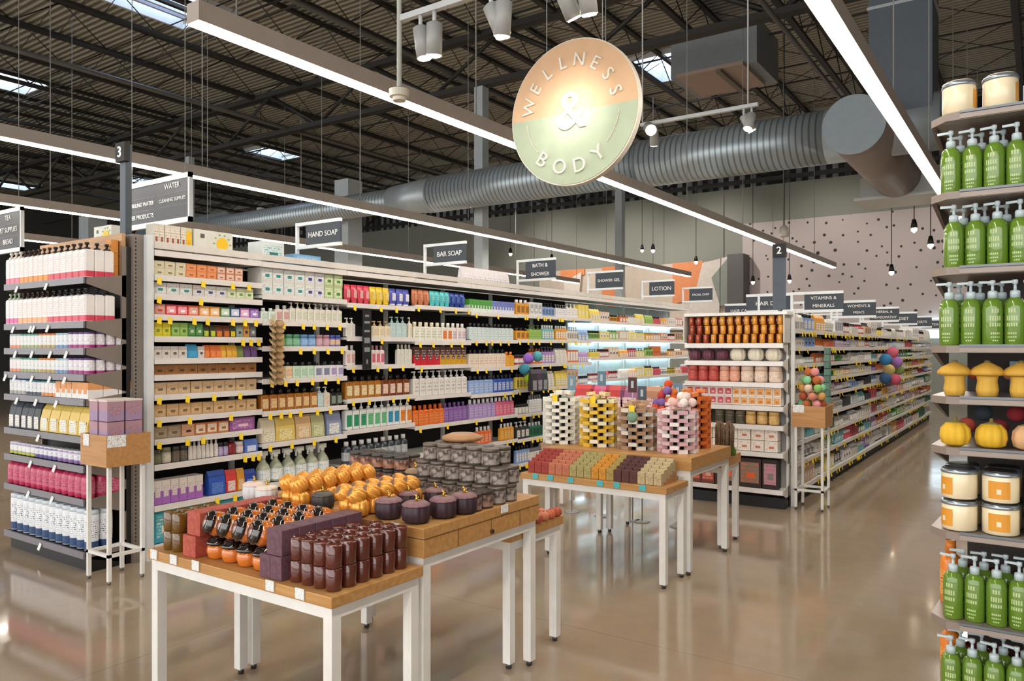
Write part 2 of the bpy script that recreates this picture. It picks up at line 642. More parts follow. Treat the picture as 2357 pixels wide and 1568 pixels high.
b.build('lettering', mat('#efe9dc', .5), sg)
b = MB()
for a0, a1 in ((186, 222), (318, 354)):
    for i in range(12):
        a, c = math.radians(a0 + (a1 - a0) * i / 12), math.radians(a0 + (a1 - a0) * (i + 1) / 12)
        b.bar((.33 * math.cos(a), -.01, .33 * math.sin(a)), (.33 * math.cos(c), -.01, .33 * math.sin(c)), .005)
b.build('arc_line', mat('#efe9dc', .5), sg)
for dx in (-.2, .2):
    MB().tube((dx, .02, .4), (dx, .02, 4.5), .003, 5).build('suspension_wire', mat('#b8bcbd', .4), sg)

# track lights
TRK = mat('#c7cbcc', .4)
LAMP = mat('#fff0d8', .5, emit=SPOT_E)


def head(t, x, dz, tilt=(0, 0), sc=1.0):
    h = MB()
    M = Matrix.Translation((x, 0, dz)) @ Matrix.Rotation(tilt[0], 4, 'X') @ Matrix.Rotation(tilt[1], 4, 'Y') @ Matrix.Scale(sc, 4)
    h.lathe([(.045, -.17), (.045, 0), (.03, .01)], 18, 0, M)
    o = h.build('lamp_head', mat('#a3a4a2', .4), t)
    MB().lathe([(.036, -.176), (.036, -.168)], 18, 0, M).build('lamp_lens', LAMP, o)
    MB().tube((x, 0, dz), (x, 0, 0), .012, 6).build('stem', TRK, t)


ta = at_y(925, 50, 3.3)
t1 = thing('track_light', 'white track light rail with spotlights at top centre above the aisle', 'track light', ta)
MB().box(0, -.018, 0, 1.88, .018, .035).build('rail', TRK, t1)
for u, v, tl in ((968, 60, (.1, -.1)), (1000, 60, (.1, .1)), (1130, 10, (.2, -.35)), (1160, 10, (.1, .15)), (1290, -30, (.5, -.2)), (1345, -40, (.3, 0))):
    head(t1, at_y(u, v, 3.3)[0] - ta[0], -.07, tl)
MB().tube((.3, 0, .03), (.3, 0, 4), .004, 5).build('suspension_wire', TRK, t1)
MB().tube((1.8, 0, .03), (1.8, 0, 4), .004, 5).build('suspension_wire', TRK, t1)
sp = bpy.data.lights.new('sign_spot', 'SPOT')
sp.energy = 22
sp.spot_size = .42
sp.spot_blend = 1
sp.color = (1, .93, .86)
sp.shadow_soft_size = .03
spo = bpy.data.objects.new('sign_spot', sp)
spo.location = (-2.05, 3.32, 3.2)
spo.rotation_euler = (Vector((SX - .01, SY, SZ - .0)) - Vector(spo.location)).to_track_quat('-Z', 'Y').to_euler()
spo['kind'] = 'helper'
C.objects.link(spo)
sp2_ = sp.copy()
sp2_.energy = 20
sp2_.spot_size = .75
spo2 = spo.copy()
spo2.data = sp2_
C.objects.link(spo2)
for x_, e_ in ((-14.5, 90), (-11.5, 90), (-8.6, 90), (-5.0, 60), (-1.5, 50)):      # added spots without fixtures, put in to brighten the far wall
    wl = bpy.data.lights.new('wall_fill_spot', 'SPOT')
    wl.energy = e_ * 3
    wl.spot_size = 1.5
    wl.spot_blend = 1
    wl.color = (1, .92, .86)
    wo = bpy.data.objects.new('wall_fill_spot', wl)
    wo.location = (x_, 20.5, 6.3)
    wo.rotation_euler = Vector((0, 1, -.75)).to_track_quat('-Z', 'Y').to_euler()
    wo['kind'] = 'helper'
    C.objects.link(wo)
tb = at_y(1475, 292, 7.6)
t2 = thing('track_light', 'white track light rail with a glaring spotlight right of the round sign', 'track light', tb)
t2e = at_y(1745, 250, 7.6)[0] - tb[0]
MB().box(0, -.02, 0, t2e, .02, .035).build('rail', TRK, t2)
head(t2, at_y(1493, 310, 7.6)[0] - tb[0], -.02, (-1.1, -.5), 1.3)
head(t2, at_y(1506, 310, 7.6)[0] - tb[0], -.05, (.4, .2))
head(t2, at_y(1712, 285, 7.6)[0] - tb[0], -.07, (.3, -.4))
head(t2, at_y(1730, 285, 7.6)[0] - tb[0], -.07, (-.4, .1))
for q in (.02, t2e - .1):
    MB().tube((q, 0, .03), (q, 0, 4), .008, 5).build('suspension_wire', TRK, t2)
# ceiling rod with cap
q = at_y(919, 225, 3.7)
t = thing('pendant_sensor', 'cream capped sensor on a white drop rod left of the wellness sign', 'sensor', q)
MB().lathe([(.042, -.022), (.045, .0), (.064, .004), (.066, .05), (.03, .062)], 20, smooth=False).build('cap', mat('#cfc9ba', .5), t)
MB().tube((0, 0, .07), (0, 0, 4.5), .016, 10).build('rod', mat('#c9cdc9', .4), t)
# small pendants over the far counters
for i, (u, v, y) in enumerate(((1270, 597, 21), (1503, 575, 20), (1602, 602, 22), (2052, 625, 19), (2104, 525, 16), (2142, 562, 17), (1733, 648, 22), (1817, 645, 22), (1478, 575, 23), (1175, 583, 20))):
    q = at_y(u, v, y)
    t = thing('pendant_light', f'{ORD[i+1]} small black pendant bulb counted in the cluster over the far counters', 'pendant light', q, 0, 'small pendant lights before the back wall')
    t['label'] = ['bare pendant bulb left of the orange wall panel', 'pendant bulb below the strip light, right of the thin column', 'pendant bulb over the orange wall panel', 'pendant bulb against the speckled wall, centre of the cluster', 'pendant bulb high against the speckled wall', 'pendant bulb high beside the upper green bottles', 'pendant bulb just left of the number 2 post', 'pendant bulb just right of the number 2 post', 'pendant bulb just below the strip light, beside the wired one', 'pale pendant bulb above the vitamins of the centre shelving'][i]
    MB().lathe([(.06, .0), (.05, .08), (.03, .16)], 12).build('socket', BLACK, t)
    MB().lathe([(.01, -.09), (.05, -.05), (.055, -.01), (.04, .0)], 12).build('bulb', mat('#ffe9c8', .4, emit=5), t)
    MB().tube((0, 0, .16), (0, 0, CEIL - .01 - q[2]), .008, 4).build('cord', BLACK, t)
q = at_y(600, 500, 13)
t = thing('pendant_light', 'white cone pendant shade hanging above the hand soap shelf', 'pendant light', q)
MB().lathe([(.13, 0), (.1, .24), (.03, .26)], 16).build('shade', mat('#d8d3c8', .5), t)
MB().tube((0, 0, .26), (0, 0, CEIL - .01 - q[2]), .008, 4).build('cord', BLACK, t)
q = at_y(1805, 545, 14)
t = thing('pendant_light', 'beige cone pendant shade hanging above the number 2 marker', 'pendant light', q)
MB().lathe([(.09, 0), (.07, .17), (.03, .2)], 16).build('shade', mat('#c6bfb2', .5), t)
MB().tube((0, 0, .2), (0, 0, CEIL - .01 - q[2]), .008, 4).build('cord', BLACK, t)

# ------------------------------------------------------------------ product shapes
def dk(c, k=.8):
    c = c.lstrip('#')
    return '#' + ''.join('%02x' % int(int(c[i:i + 2], 16) * k) for i in (0, 2, 4))


def rect_prism(b, w, d, z0, z1, m, top=None, bev=.12):
    """bottle body with clipped corners; top = (scale, z) for a shoulder"""
    c = min(w, d) * bev

    def ring(s_, z):
        a, e = w / 2 * s_, d / 2 * s_
        q = c * s_
        return [(-a + q, -e, z), (a - q, -e, z), (a, -e + q, z), (a, e - q, z), (a - q, e, z), (-a + q, e, z), (-a, e - q, z), (-a, -e + q, z)]
    rs = [ring(1, z0), ring(1, z1)]
    if top:
        rs.append(ring(top[0], top[1]))
    v = sum(rs, [])
    f = [tuple(reversed(range(8))), tuple(range(len(v) - 8, len(v)))]
    for j in range(len(rs) - 1):
        f += [(j * 8 + i, j * 8 + (i + 1) % 8, (j + 1) * 8 + (i + 1) % 8, (j + 1) * 8 + i) for i in range(8)]
    b.add(v, f, m)


def shape(kind, w, h, d, c1, c2, c3):
    r = w / 2
    out = []

    def part(n, mats):
        b = MB()
        out.append((n, b, mats if isinstance(mats, list) else [mats]))
        return b
    if kind in ('pump', 'bottle'):
        bh = h * (.7 if kind == 'pump' else .8)
        part('body', mat(c1, .3, coat=.3)).lathe([(r * .92, 0), (r, h * .02), (r, bh * .82), (r * .85, bh * .92), (r * .4, bh)], 16)
        part('label', P(c2, dk(c2, .35))).lathe([(r * 1.02, bh * .18), (r * 1.02, bh * .66)], 16, caps=False)
        b = part('pump_head' if kind == 'pump' else 'cap', mat(c3, .35))
        if kind == 'pump':
            b.lathe([(r * .44, bh), (r * .44, bh + h * .08), (r * .2, bh + h * .1), (r * .16, bh + h * .2), (r * .3, bh + h * .21), (r * .3, h)], 10)
            b.box(-r * 1.0, -r * .12, h * .945, 0, r * .12, h * .99)
        else:
            b.lathe([(r * .5, bh), (r * .5, h)], 12)
    elif kind == 'rect' or kind == 'rpump':
        bh = h * (.76 if kind == 'rect' else .7)
        rect_prism(part('body', mat(c1, .3, coat=.2)), w, d, 0, bh * .93, 0, (.6, bh))
        part('label', P(c2, dk(c2, .35))).box(-w * .36, -d / 2 - .0012, bh * .15, w * .36, -d / 2, bh * .75)
        b = part('cap' if kind == 'rect' else 'pump_head', mat(c3, .35))
        if kind == 'rect':
            b.lathe([(r * .5, bh), (r * .45, h)], 10)
        else:
            b.lathe([(r * .4, bh), (r * .4, bh + h * .08), (r * .15, bh + h * .1), (r * .15, h * .93), (r * .3, h * .94), (r * .3, h)], 8)
            b.box(-r * .9, -r * .12, h * .94, 0, r * .12, h * .99)
    elif kind == 'band':      # white square bottle, coloured band at the base, dark neck and nozzle
        bh = h * .76
        rect_prism(part('body', mat('#f4efec', .35)), w, d, 0, bh, 0, (.72, bh * 1.05))
        rect_prism(part('base_band', mat(c1, .4)), w * 1.012, d * 1.012, .003, bh * .24, 0)
        part('label', P('#f6efec', c2, 1.2)).box(-w * .4, -d / 2 - .001, bh * .3, w * .4, -d / 2, bh * .92)
        b = part('pump_head', mat(c3, .35))
        b.lathe([(r * .55, bh * 1.04), (r * .5, bh * 1.12), (r * .2, bh * 1.14), (r * .2, h * .93), (r * .38, h * .94), (r * .34, h)], 10)
        b.box(-.6 * r, -r * .14, h * .945, 0, r * .14, h * .99)
    elif kind in ('box', 'stack'):
        part('body', mat(c1, .5)).box(-w / 2, -d / 2, 0, w / 2, d / 2, h)
        part('front_panel', P(c2, c3, 1.0)).box(-w * .4, -d / 2 - .001, h * .14, w * .4, -d / 2, h * .86)
        part('print_block', mat(c3, .5)).box(-w * .16, -d / 2 - .002, h * .3, w * .22, -d / 2 - .001, h * .52)
    elif kind == 'band_box':
        part('body', mat(c1, .5)).box(-w / 2, -d / 2, 0, w / 2, d / 2, h * .55)
        part('upper_panel', mat(c2, .5)).box(-w / 2, -d / 2, h * .55, w / 2, d / 2, h)
        part('front_panel', P(c2, c3, 1.0)).box(-w * .3, -d / 2 - .001, h * .3, w * .3, -d / 2, h * .8)
    elif kind == 'jar':
        part('body', mat(c1, .3, coat=.3)).lathe([(r * .9, 0), (r, h * .06), (r, h * .62), (r * .9, h * .72)], 16)
        part('label', P(c2, dk(c2, .35))).lathe([(r * 1.02, h * .15), (r * 1.02, h * .58)], 16, caps=False)
        part('lid', mat(c3, .35)).lathe([(r * .96, h * .7), (r * .96, h * .98), (r * .9, h)], 16)
    elif kind == 'tub':
        part('body', mat(c1, .35)).lathe([(r * .93, h * .0), (r * .96, h * .02), (r, h * .85), (r * .9, h * .9)], 16)
        part('base_band', mat(c2, .35)).lathe([(r * .97, h * .02), (r * .995, h * .22)], 16, caps=False)
        part('label', P('#f3f6f8', c2, 1.2)).lathe([(r * .992, h * .3), (r * 1.01, h * .75)], 16, caps=False)
        part('lid', mat(c3, .35)).lathe([(r * .98, h * .88), (r * .98, h * .98), (r * .9, h)], 16)
    elif kind == 'tube':
        b = part('body', mat(c1, .35))
        rs = [(r * .8, r * .6, h * .12), (r, r * .7, h * .3), (r, r * .5, h * .7), (r, r * .08, h)]
        v, f = [], []
        for a, e, z in rs:
            v += [(a * math.cos(2 * PI * i / 12), e * math.sin(2 * PI * i / 12), z) for i in range(12)]
        for j in range(3):
            f += [(j * 12 + i, j * 12 + (i + 1) % 12, (j + 1) * 12 + (i + 1) % 12, (j + 1) * 12 + i) for i in range(12)]
        b.add(v, f + [tuple(range(36, 48))], 0, True)
        part('label', P(c2, dk(c2, .3))).box(-r * .5, -r * .72, h * .3, r * .5, -r * .6, h * .72)
        part('cap', mat(c3, .35)).lathe([(r * .75, 0), (r * .8, h * .14)], 12, sy=.75)
    elif kind == 'pouch':
        b = part('body', mat(c1, .45))
        v = []
        for z, dd, ww in ((0, d / 2, w * .5), (h * .35, d / 2, w * .49), (h * .8, d * .3, w * .49), (h, d * .04, w * .5)):
            v += [(-ww, -dd, z), (ww, -dd, z), (ww, dd, z), (-ww, dd, z)]
        f = [(3, 2, 1, 0), (12, 13, 14, 15)]
        for j in range(3):
            f += [(j * 4 + i, j * 4 + (i + 1) % 4, j * 4 + 4 + (i + 1) % 4, j * 4 + 4 + i) for i in range(4)]
        b.add(v, f)
        part('label', P(c2, c3, 1.0)).box(-w * .34, -d / 2 - .002, h * .05, w * .34, -d / 2 + .002, h * .5)
    elif kind == 'spray':
        part('body', mat(c1, .15, trans=.35)).lathe([(r * .95, 0), (r, h * .03), (r, h * .42), (r * .75, h * .55), (r * .34, h * .68), (r * .3, h * .76)], 16)
        part('label', P(c2, c3, 1.0)).lathe([(r * 1.02, h * .06), (r * 1.02, h * .4)], 16, caps=False)
        b = part('trigger_head', mat('#e9ece4', .35))
        b.lathe([(r * .36, h * .75), (r * .36, h * .83)], 10)
        b.box(-r * .8, -r * .3, h * .83, r * .6, r * .3, h * .97).box(-r * .75, -r * .1, h * .68, -r * .55, r * .1, h * .84)
    elif kind == 'ball':
        part('body', mat(c1, .9)).lathe([(r * math.sin(PI * (i + .2) / 9.4), r - r * math.cos(PI * (i + .2) / 9.4)) for i in range(10)], 14)
    elif kind == 'pumpkin':
        prof = [(r * .55, 0), (r * .9, h * .14), (r, h * .4), (r * .92, h * .66), (r * .6, h * .84), (r * .2, h * .86)]
        part('body', mat(c1, .5)).lathe(prof, 40, rib=(10, .16))
        part('stem', mat(c3, .6)).lathe([(r * .14, h * .82), (r * .09, h * .95), (r * .12, h)], 8)
    elif kind == 'glass':     # plain coloured glass candle tumbler
        part('body', mat(c1, .12, coat=.6)).lathe([(r * .9, 0), (r, h * .05), (r, h * .97), (r * .93, h), (r * .9, h * .93), (0.001, h * .93)], 20, ms=None, caps=False)
    elif kind == 'tin':
        part('body', mat(c1, .35, metal=.3)).lathe([(r, 0), (r, h * .86)], 20)
        part('label', mat(c2, .5, kind='mottle', ink=c3, scale=2)).lathe([(r * 1.015, h * .1), (r * 1.015, h * .72)], 20, caps=False)
        part('lid', mat(dk(c1, .85), .35, metal=.4)).lathe([(r * 1.04, h * .8), (r * 1.04, h * .97), (r * .95, h)], 20)
    return out


NAMES = {'pump': ('pump_bottle', 'bottle'), 'bottle': ('round_bottle', 'bottle'), 'rect': ('flat_bottle', 'bottle'), 'rpump': ('lotion_bottle', 'bottle'), 'band': ('soap_bottle', 'bottle'),
         'box': ('carton', 'box'), 'stack': ('multipack', 'box'), 'band_box': ('two_tone_carton', 'box'), 'jar': ('jar', 'jar'), 'tub': ('tub', 'tub'), 'tube': ('cosmetic_tube', 'tube'),
         'pouch': ('refill_pouch', 'pouch'), 'spray': ('spray_bottle', 'bottle'), 'ball': ('bath_ball', 'ball'), 'pumpkin': ('decorative_pumpkin', 'pumpkin'), 'glass': ('candle_glass', 'candle'), 'tin': ('candle_tin', 'candle')}
PC = {}


def protos(kind, w, h, d, c1, c2, c3, near):
    key = (kind, round(w, 3), round(h, 3), round(d, 3), c1, c2, c3, near)
    if key not in PC:
        sh = shape(kind, w, h, d, c1, c2, c3)
        nm = NAMES[kind][0]
        if near:
            PC[key] = [(n if i else nm, b.mesh(n if i else nm, ms)) for i, (n, b, ms) in enumerate(sh)]
        else:
            B = MB()
            mats = []
            for n, b, ms in sh:
                k = len(mats)
                mats += ms
                B.add(b.v, b.f)
                q = len(b.f)
                B.m[-q:] = [i + k for i in b.m]
                B.sm[-q:] = b.sm
            PC[key] = [(nm, B.mesh(nm, mats))]
    return PC[key]


def put(kind, w, h, d, c1, c2, c3, loc, rz, label, group, near=True, name=None, cat=None, rot=None):
    ps = protos(kind, w, h, d, c1, c2, c3, near)
    nm, ct = NAMES[kind]
    root = bpy.data.objects.new(name or nm, ps[0][1])
    C.objects.link(root)
    root.location = loc
    root.rotation_euler = rot if rot else (0, 0, rz)
    for n, me in ps[1:]:
        c = bpy.data.objects.new(n, me)
        C.objects.link(c)
        c.parent = root
    tag(root, label, cat or ct, group)
    return root


class Frame:
    """a shelf front: local x runs left to right for someone facing it, local y goes back"""
    def __init__(s, ox, oy, rz):
        s.o, s.rz = Vector((ox, oy, 0)), rz
        s.M = Matrix.Translation(s.o) @ rotz(rz)

    def pt(s, x, y, z):
        return tuple(s.M @ Vector((x, y, z)))


RAILM = mat('#e6e0dc', .4)


def bay(name, label, fr, x0, W, depth, zs, top, base=.1, shelfm=WHITE, railm=RAILM, backm=DARKBACK, railh=.042, tags=None, tagw=.034, canopy=False, depths=None, uprm=WHITE, group=None, kick=BLACK, tagcols=None, sides=False):
    t = thing(name, label, 'shelving', fr.pt(x0, 0, 0), fr.rz, group)
    MB().box(0, depth, base, W, depth + .03, top).build('back_panel', backm, t)
    MB().box(0, .05, 0, W, depth + .03, base).build('kick_plate', kick, t)
    for sx in (0, W - .02):
        MB().box(sx, depth - .03, 0, sx + .02, depth, top).build('upright', uprm, t)
    if sides:
        for sx in (0.0, W - .008):
            for z in zs:
                b = MB()
                v = [(sx, .02, z - railh), (sx, depth, z - .125), (sx, depth, z + .03), (sx, .02, z - .005)]
                v += [(x + .008, y, zz) for x, y, zz in v]
                b.add(v, [(0, 1, 2, 3), (7, 6, 5, 4), (0, 4, 5, 1), (1, 5, 6, 2), (2, 6, 7, 3), (3, 7, 4, 0)])
                b.build('bracket', uprm if sides is True else sides, t)
    for i, z in enumerate(zs):
        y0 = depths[i] if depths else 0
        s_ = MB().box(.004, y0 + .012, z - .03, W - .004, depth, z - .008).build('shelf', shelfm, t)
        MB().box(.002, y0, z - railh, W - .002, y0 + .012, z).build('price_rail', railm, s_)
        if tags and tags[i]:
            for q in tags[i]:
                q = (min(.96, max(.04, q[0])), q[1]) if isinstance(q, tuple) else min(.96, max(.04, q))
                col = YEL
                if isinstance(q, tuple):
                    q, col = q
                b = MB().box(-tagw / 2, -.004, -.05, tagw / 2, -.001, .0)
                b.build('price_tag', col, s_, (q * W, y0, z - .022), (-.25, .25, 0))
    return t


CNT = {}


def stock(fr, x0, W, z, specs, place, near=True, y=.03, jit=.002, rows=1, rowsfrom=None, prefix='', namemap=None):
    """specs: (kind, desc, n, frac, h, c1, c2, c3 [, depth [, levels]])"""
    tot = {}
    for s_ in specs:
        if s_[0]:
            tot[s_[1]] = tot.get(s_[1], 0) + s_[2]
    seen = {}
    x = x0
    for s_ in specs:
        if not s_[0]:
            x += s_[1] * W
            continue
        kind, desc, n, frac, h, c1, c2, c3 = s_[:8]
        dd = s_[8] if len(s_) > 8 and s_[8] else None
        lev = s_[9] if len(s_) > 9 else 1
        wv = frac * W / n
        ww = wv * (.95 if kind in ('box', 'stack', 'band_box', 'pouch') else .93)
        d = dd or (min(ww * .8, .12) if kind not in ('box', 'stack', 'band_box') else min(max(ww * .8, .1), .22))
        if kind in ('rect', 'rpump', 'band'):
            d = min(d, ww)
        if kind in ('pump', 'bottle', 'jar', 'tub', 'ball', 'pumpkin', 'glass', 'tin', 'spray'):
            d = ww
        for i in range(n):
            seen[desc] = seen.get(desc, 0) + 1
            k = seen[desc]
            for L in range(lev):
                for rr in range(rows if (rowsfrom is None or (x + wv * .5 - x0) / W > rowsfrom) else 1):
                    lab = (f'{ORD[min(k,29)]} {desc} from left' if tot[desc] > 1 else desc)
                    if lev > 1:
                        lab = ('upper ' if L == lev - 1 else ('lower ' if L == 0 else 'middle ')) + lab
                    if rr:
                        lab += ', ' + ORD[rr + 1] + ' row back'
                    lab += ', ' + place
                    loc = fr.pt(x + wv / 2 + random.uniform(-jit, jit), y + d / 2 + rr * (d * 1.04) + random.uniform(0, jit), z + L * h * 1.004)
                    o = put(kind, ww, h, d, c1, c2, c3, loc, fr.rz, lab, f'{desc}s, {place}', near)
                    if namemap and kind in namemap:
                        o.name = namemap[kind]
            x += wv


# ------------------------------------------------------------------ left endcap (faces the camera)
E1 = Frame(-6.4, 2.6, 0)
EW = 1.17
zs1 = [1.97, 1.675, 1.495, 1.32, 1.155, .905, .71, .49, .14]
GRL = mat('#7d7a80', .35, metal=.2)
wt = TAGW
tg = [[(q, wt) for q in l] for l in ([.2, .58], [.15, .38, .42, .6], [.18, .4, .63, .82], [.0, .17, .4, .62, .8], [.2, .45, .7], [.48], [.38, .68], [.35, .65], [.5])]
t = bay('endcap_shelving', 'taupe endcap shelving of bottles at the far left, facing the camera', E1, 0, EW, .29, zs1, 2.2, base=.1,
    shelfm=mat('#3d3a3b', .5), railm=GRL, backm=mat('#2a2421', .6), railh=.045, tags=tg, tagw=.03, uprm=TAUPE, sides=TAUPE)
MB().box(-.02, .262, 1.98, 1.165, .288, 2.29).build('header_board', mat('#cfa57a', .5, kind='wood', ink='#ad8258'), t)
for i in range(3):
    tag(MB().box(0, 0, 0, .07, .05, .088).build('carton', mat('#dd9340', .5), None, (-5.33, 2.80, 1.972 + i * .09)), f'orange carton, {["lowest","middle","topmost"][i]} of the stack at the right end, endcap top shelf', 'box', 'orange cartons beside the bottles')
pn = thing('end_frame', None, None, (1.2, .325, 0))
pn.parent = t
MB().box(-.3, 0, 0, .0, .07, 2.29).build('frame_body', TAUPE, pn)
b = MB()
for i in range(80):
    b.box(.0, .012, .12 + i * .027, .0015, .02, .132 + i * .027)
b.build('slot_column', BLACK, pn)
tag(MB().box(-.03, 0, 0, .03, .05, 2.29).build('white_post', WHITEM, None, (-5.185, 2.998, 0)), 'tall white end post where the long shelving begins', 'post')

W1, W2_, W3 = '#e2557a', '#e9963c', '#d8404f'
stock(E1, 0, EW, 1.97, [('band', 'pink-based white bottle', 3, .19, .235, '#e77c94', '#9aa8c8', '#e9e0dc'), ('band', 'orange-based white bottle', 6, .37, .235, '#e8973c', '#d87a5a', '#3a211c'), ('band', 'red-based white bottle', 6, .44, .235, '#d8455a', '#d87a8a', '#241614')], 'top shelf of left endcap', y=.012, rows=3, rowsfrom=.92)
stock(E1, 0, EW, 1.675, [('band', 'magenta-based white bottle', 3, .17, .225, '#d86aa0', '#9aa8c8', '#b8c8b0'), ('band', 'peach-based white bottle', 6, .38, .225, '#f0b080', '#d87a5a', '#3a211c'), ('band', 'pinkish-red-based white bottle', 6, .45, .225, '#dc4a62', '#a07a8a', '#141414')], 'second shelf of left endcap', y=.012, rows=3, rowsfrom=.92)
for zi, pl in ((1.495, 'third shelf of left endcap'), (1.32, 'fourth shelf of left endcap')):
    stock(E1, 0, EW, zi, [('tub', 'pale-capped small jar', 3, .15, .105, '#f5f1ee', '#f0a080', '#b8d0d4'), ('tub', 'teal-capped small jar', 5, .24, .105, '#f5f3ee', '#b0b88a', '#5fa8a0'), ('tub', 'orange-capped small jar', 4, .21, .105, '#f5f3ee', '#c0a870', '#e08a48'), ('tub', 'light-blue-capped small jar', 3, .15, .105, '#f5f6f8', '#7a9cc4', '#bcdcea'), ('tub', 'purple-capped small jar', 4, .24, .11, '#f3eef2', '#a83a80', '#5a3a78')], pl, rows=4, rowsfrom=.93)
stock(E1, 0, EW, 1.155, [('tub', 'blue-capped white tub', 4, .22, .12, '#f2f2f2', '#b8b4b0', '#2456a0'), ('tub', 'navy-based white tub', 4, .2, .11, '#f5f5f5', '#4a5468', '#3a7a8c'), ('tub', 'orange-based white tub', 4, .2, .11, '#f5f5f5', '#ea9a5a', '#4a8090'), ('band_box', 'white and orange carton', 6, .38, .11, '#f2efec', '#e8a468', '#c06a2a')], 'fifth shelf of left endcap', rows=4, rowsfrom=.93)
stock(E1, 0, EW, .905, [('pouch', 'black-topped white pouch', 5, .42, .19, '#26303a', '#f1eeea', '#444444'), ('pouch', 'yellow-topped white pouch', 5, .58, .19, '#e6c766', '#f4f1e8', '#7a8a3a')], 'sixth shelf of left endcap')
stock(E1, 0, EW, .71, [('tub', 'lime-ringed small jar', 6, .34, .085, '#b8a8d0', '#c8cc50', '#e9e6ee'), ('tub', 'purple-labelled small jar', 5, .28, .085, '#8a78b0', '#6a5a98', '#f0eef4'), ('tub', 'lilac-labelled small jar', 6, .38, .085, '#b8a4cc', '#8a6aa8', '#f0eef4')], 'seventh shelf of left endcap', rows=2, rowsfrom=.85)
stock(E1, 0, EW, .49, [('bottle', 'magenta bottle with black cap', 13, 1, .2, '#c83a62', '#d86a88', '#26242c')], 'eighth shelf of left endcap', y=.012, rows=3, rowsfrom=.9)
stock(E1, 0, EW, .14, [('tub', 'white tub with navy base', 12, 1, .27, '#f1f5f9', '#2f4d7a', '#dfeaf2')], 'bottom shelf of left endcap', rows=2, rowsfrom=.85)

# ------------------------------------------------------------------ small wooden box stands
def stand(x0, y0, x1, y1, name, label, zb, zt, bx):
    t = thing(name, label, 'stand', (x0, y0, 0))
    w, d = x1 - x0, y1 - y0
    q = .022
    for a, c in ((0, 0), (w - q, 0), (0, d - q), (w - q, d - q)):
        l = MB().box(a, c, .02, a + q, c + q, zb).build('leg', WHITE, t)
        MB().tube((a + q / 2, c + q / 2, 0), (a + q / 2, c + q / 2, .02), .01, 8).build('foot', mat('#6f6f70', .4, metal=.5), l)
    for a, c, e, f in ((0, 0, w, q), (0, d - q, w, d), (0, 0, q, d), (w - q, 0, w, d)):
        MB().box(a, c, .17, e, f, .19).build('stretcher', WHITE, t)
    o = MB()
    a, c, e, f = -bx, -bx, w + bx, d + bx
    o.box(a + .015, c + .015, zb + .001, e - .015, f - .015, zb + .015).box(a, c, zb + .001, e, c + .015, zt).box(a, f - .015, zb + .001, e, f, zt).box(a, c + .015, zb + .001, a + .015, f - .015, zt).box(e - .015, c + .015, zb + .001, e, f - .015, zt)
    bo = o.build('wooden_box', mat('#c79660', .45, kind='wood', ink='#b3804a'), t)
    return t, bo


s1, b1 = stand(-5.112, 2.56, -4.842, 2.80, 'display_stand', 'white legged stand with a wooden box beside the left endcap', .745, .945, .025)
MB().box(.02, -.03, .13 + .74, .09, -.026, .2 + .745).build('price_card', TAGW, s1)
MB().box(0.29, -.02 + .0, .87, .296, .1, .945).build('price_card', TAGW, s1)
# purple wrapped packs on it
for i, (x, y, z) in enumerate([(a, c, e) for e in (.9, 1.03) for a in (-5.035, -4.915) for c in (2.62, 2.74)]):
    o = put('band_box', .108, .125, .1, '#a88fb0', '#b8909c', '#6a4a7a', (x, y, z), PI / 2, f'{["lower","upper"][i//4]} {["left","right"][(i//2)%2]} {["front","rear"][i%2]} mauve soap pack in the wooden box stand', 'mauve packs in the left wooden box', True, 'soap_pack', 'box')
    if z > 1:
        MB().box(-.058, -.051, .125, .058, .051, .135).build('paper_flap', mat('#e8ded6', .6), o)

s2, b2 = stand(-1.895, 7.39, -1.64, 7.66, 'display_stand', 'white legged stand with a wooden box beside the pumpkin candle endcap', .765, .96, .02)
MB().box(-.01, -.024, .9, .09, -.021, .97).build('price_card', TAGW, s2)
cols = ['#8fc46a', '#d98a72', '#c26b3a', '#e8c8b0', '#b0562e', '#8ad0a0', '#d8a05a', '#e89a9a']
n = 0
for L, (rad, cnt) in enumerate(((.085, 6), (.09, 6), (.088, 6), (.09, 6), (.082, 6), (.07, 5), (.035, 3))):
    for i in range(cnt):
        a = 2 * PI * i / cnt + L * .6
        loc = (-1.768 + rad * math.cos(a), 7.525 + rad * math.sin(a), .782 + L * .075)
        n += 1
        cn = ['green', 'salmon', 'rust', 'cream', 'brown', 'mint', 'tan', 'pink'][(n * 5 + L) % 8]
        put('ball', .078, .078, .078, cols[(n * 5 + L) % 8], '#ffffff', '#ffffff', loc, 0, f'{ORD[i+1]} ball round in the {ORD[L+1]} layer, {cn}, wooden box by pumpkin endcap', 'coloured bath balls heaped in the wooden box', False)

# ------------------------------------------------------------------ long shelving, faces +X (toward the aisle)
G1 = Frame(-5.15, 3.05, PI / 2)
BW = .914


def gp(k):
    return f'bay {ORD[k+1]}'


def pl(i, k, total=None):
    return f'{ORD[i+1]} shelf, {ORD[k+1]} long-side bay'


def lb(z0, z1):
    return z1 - z0


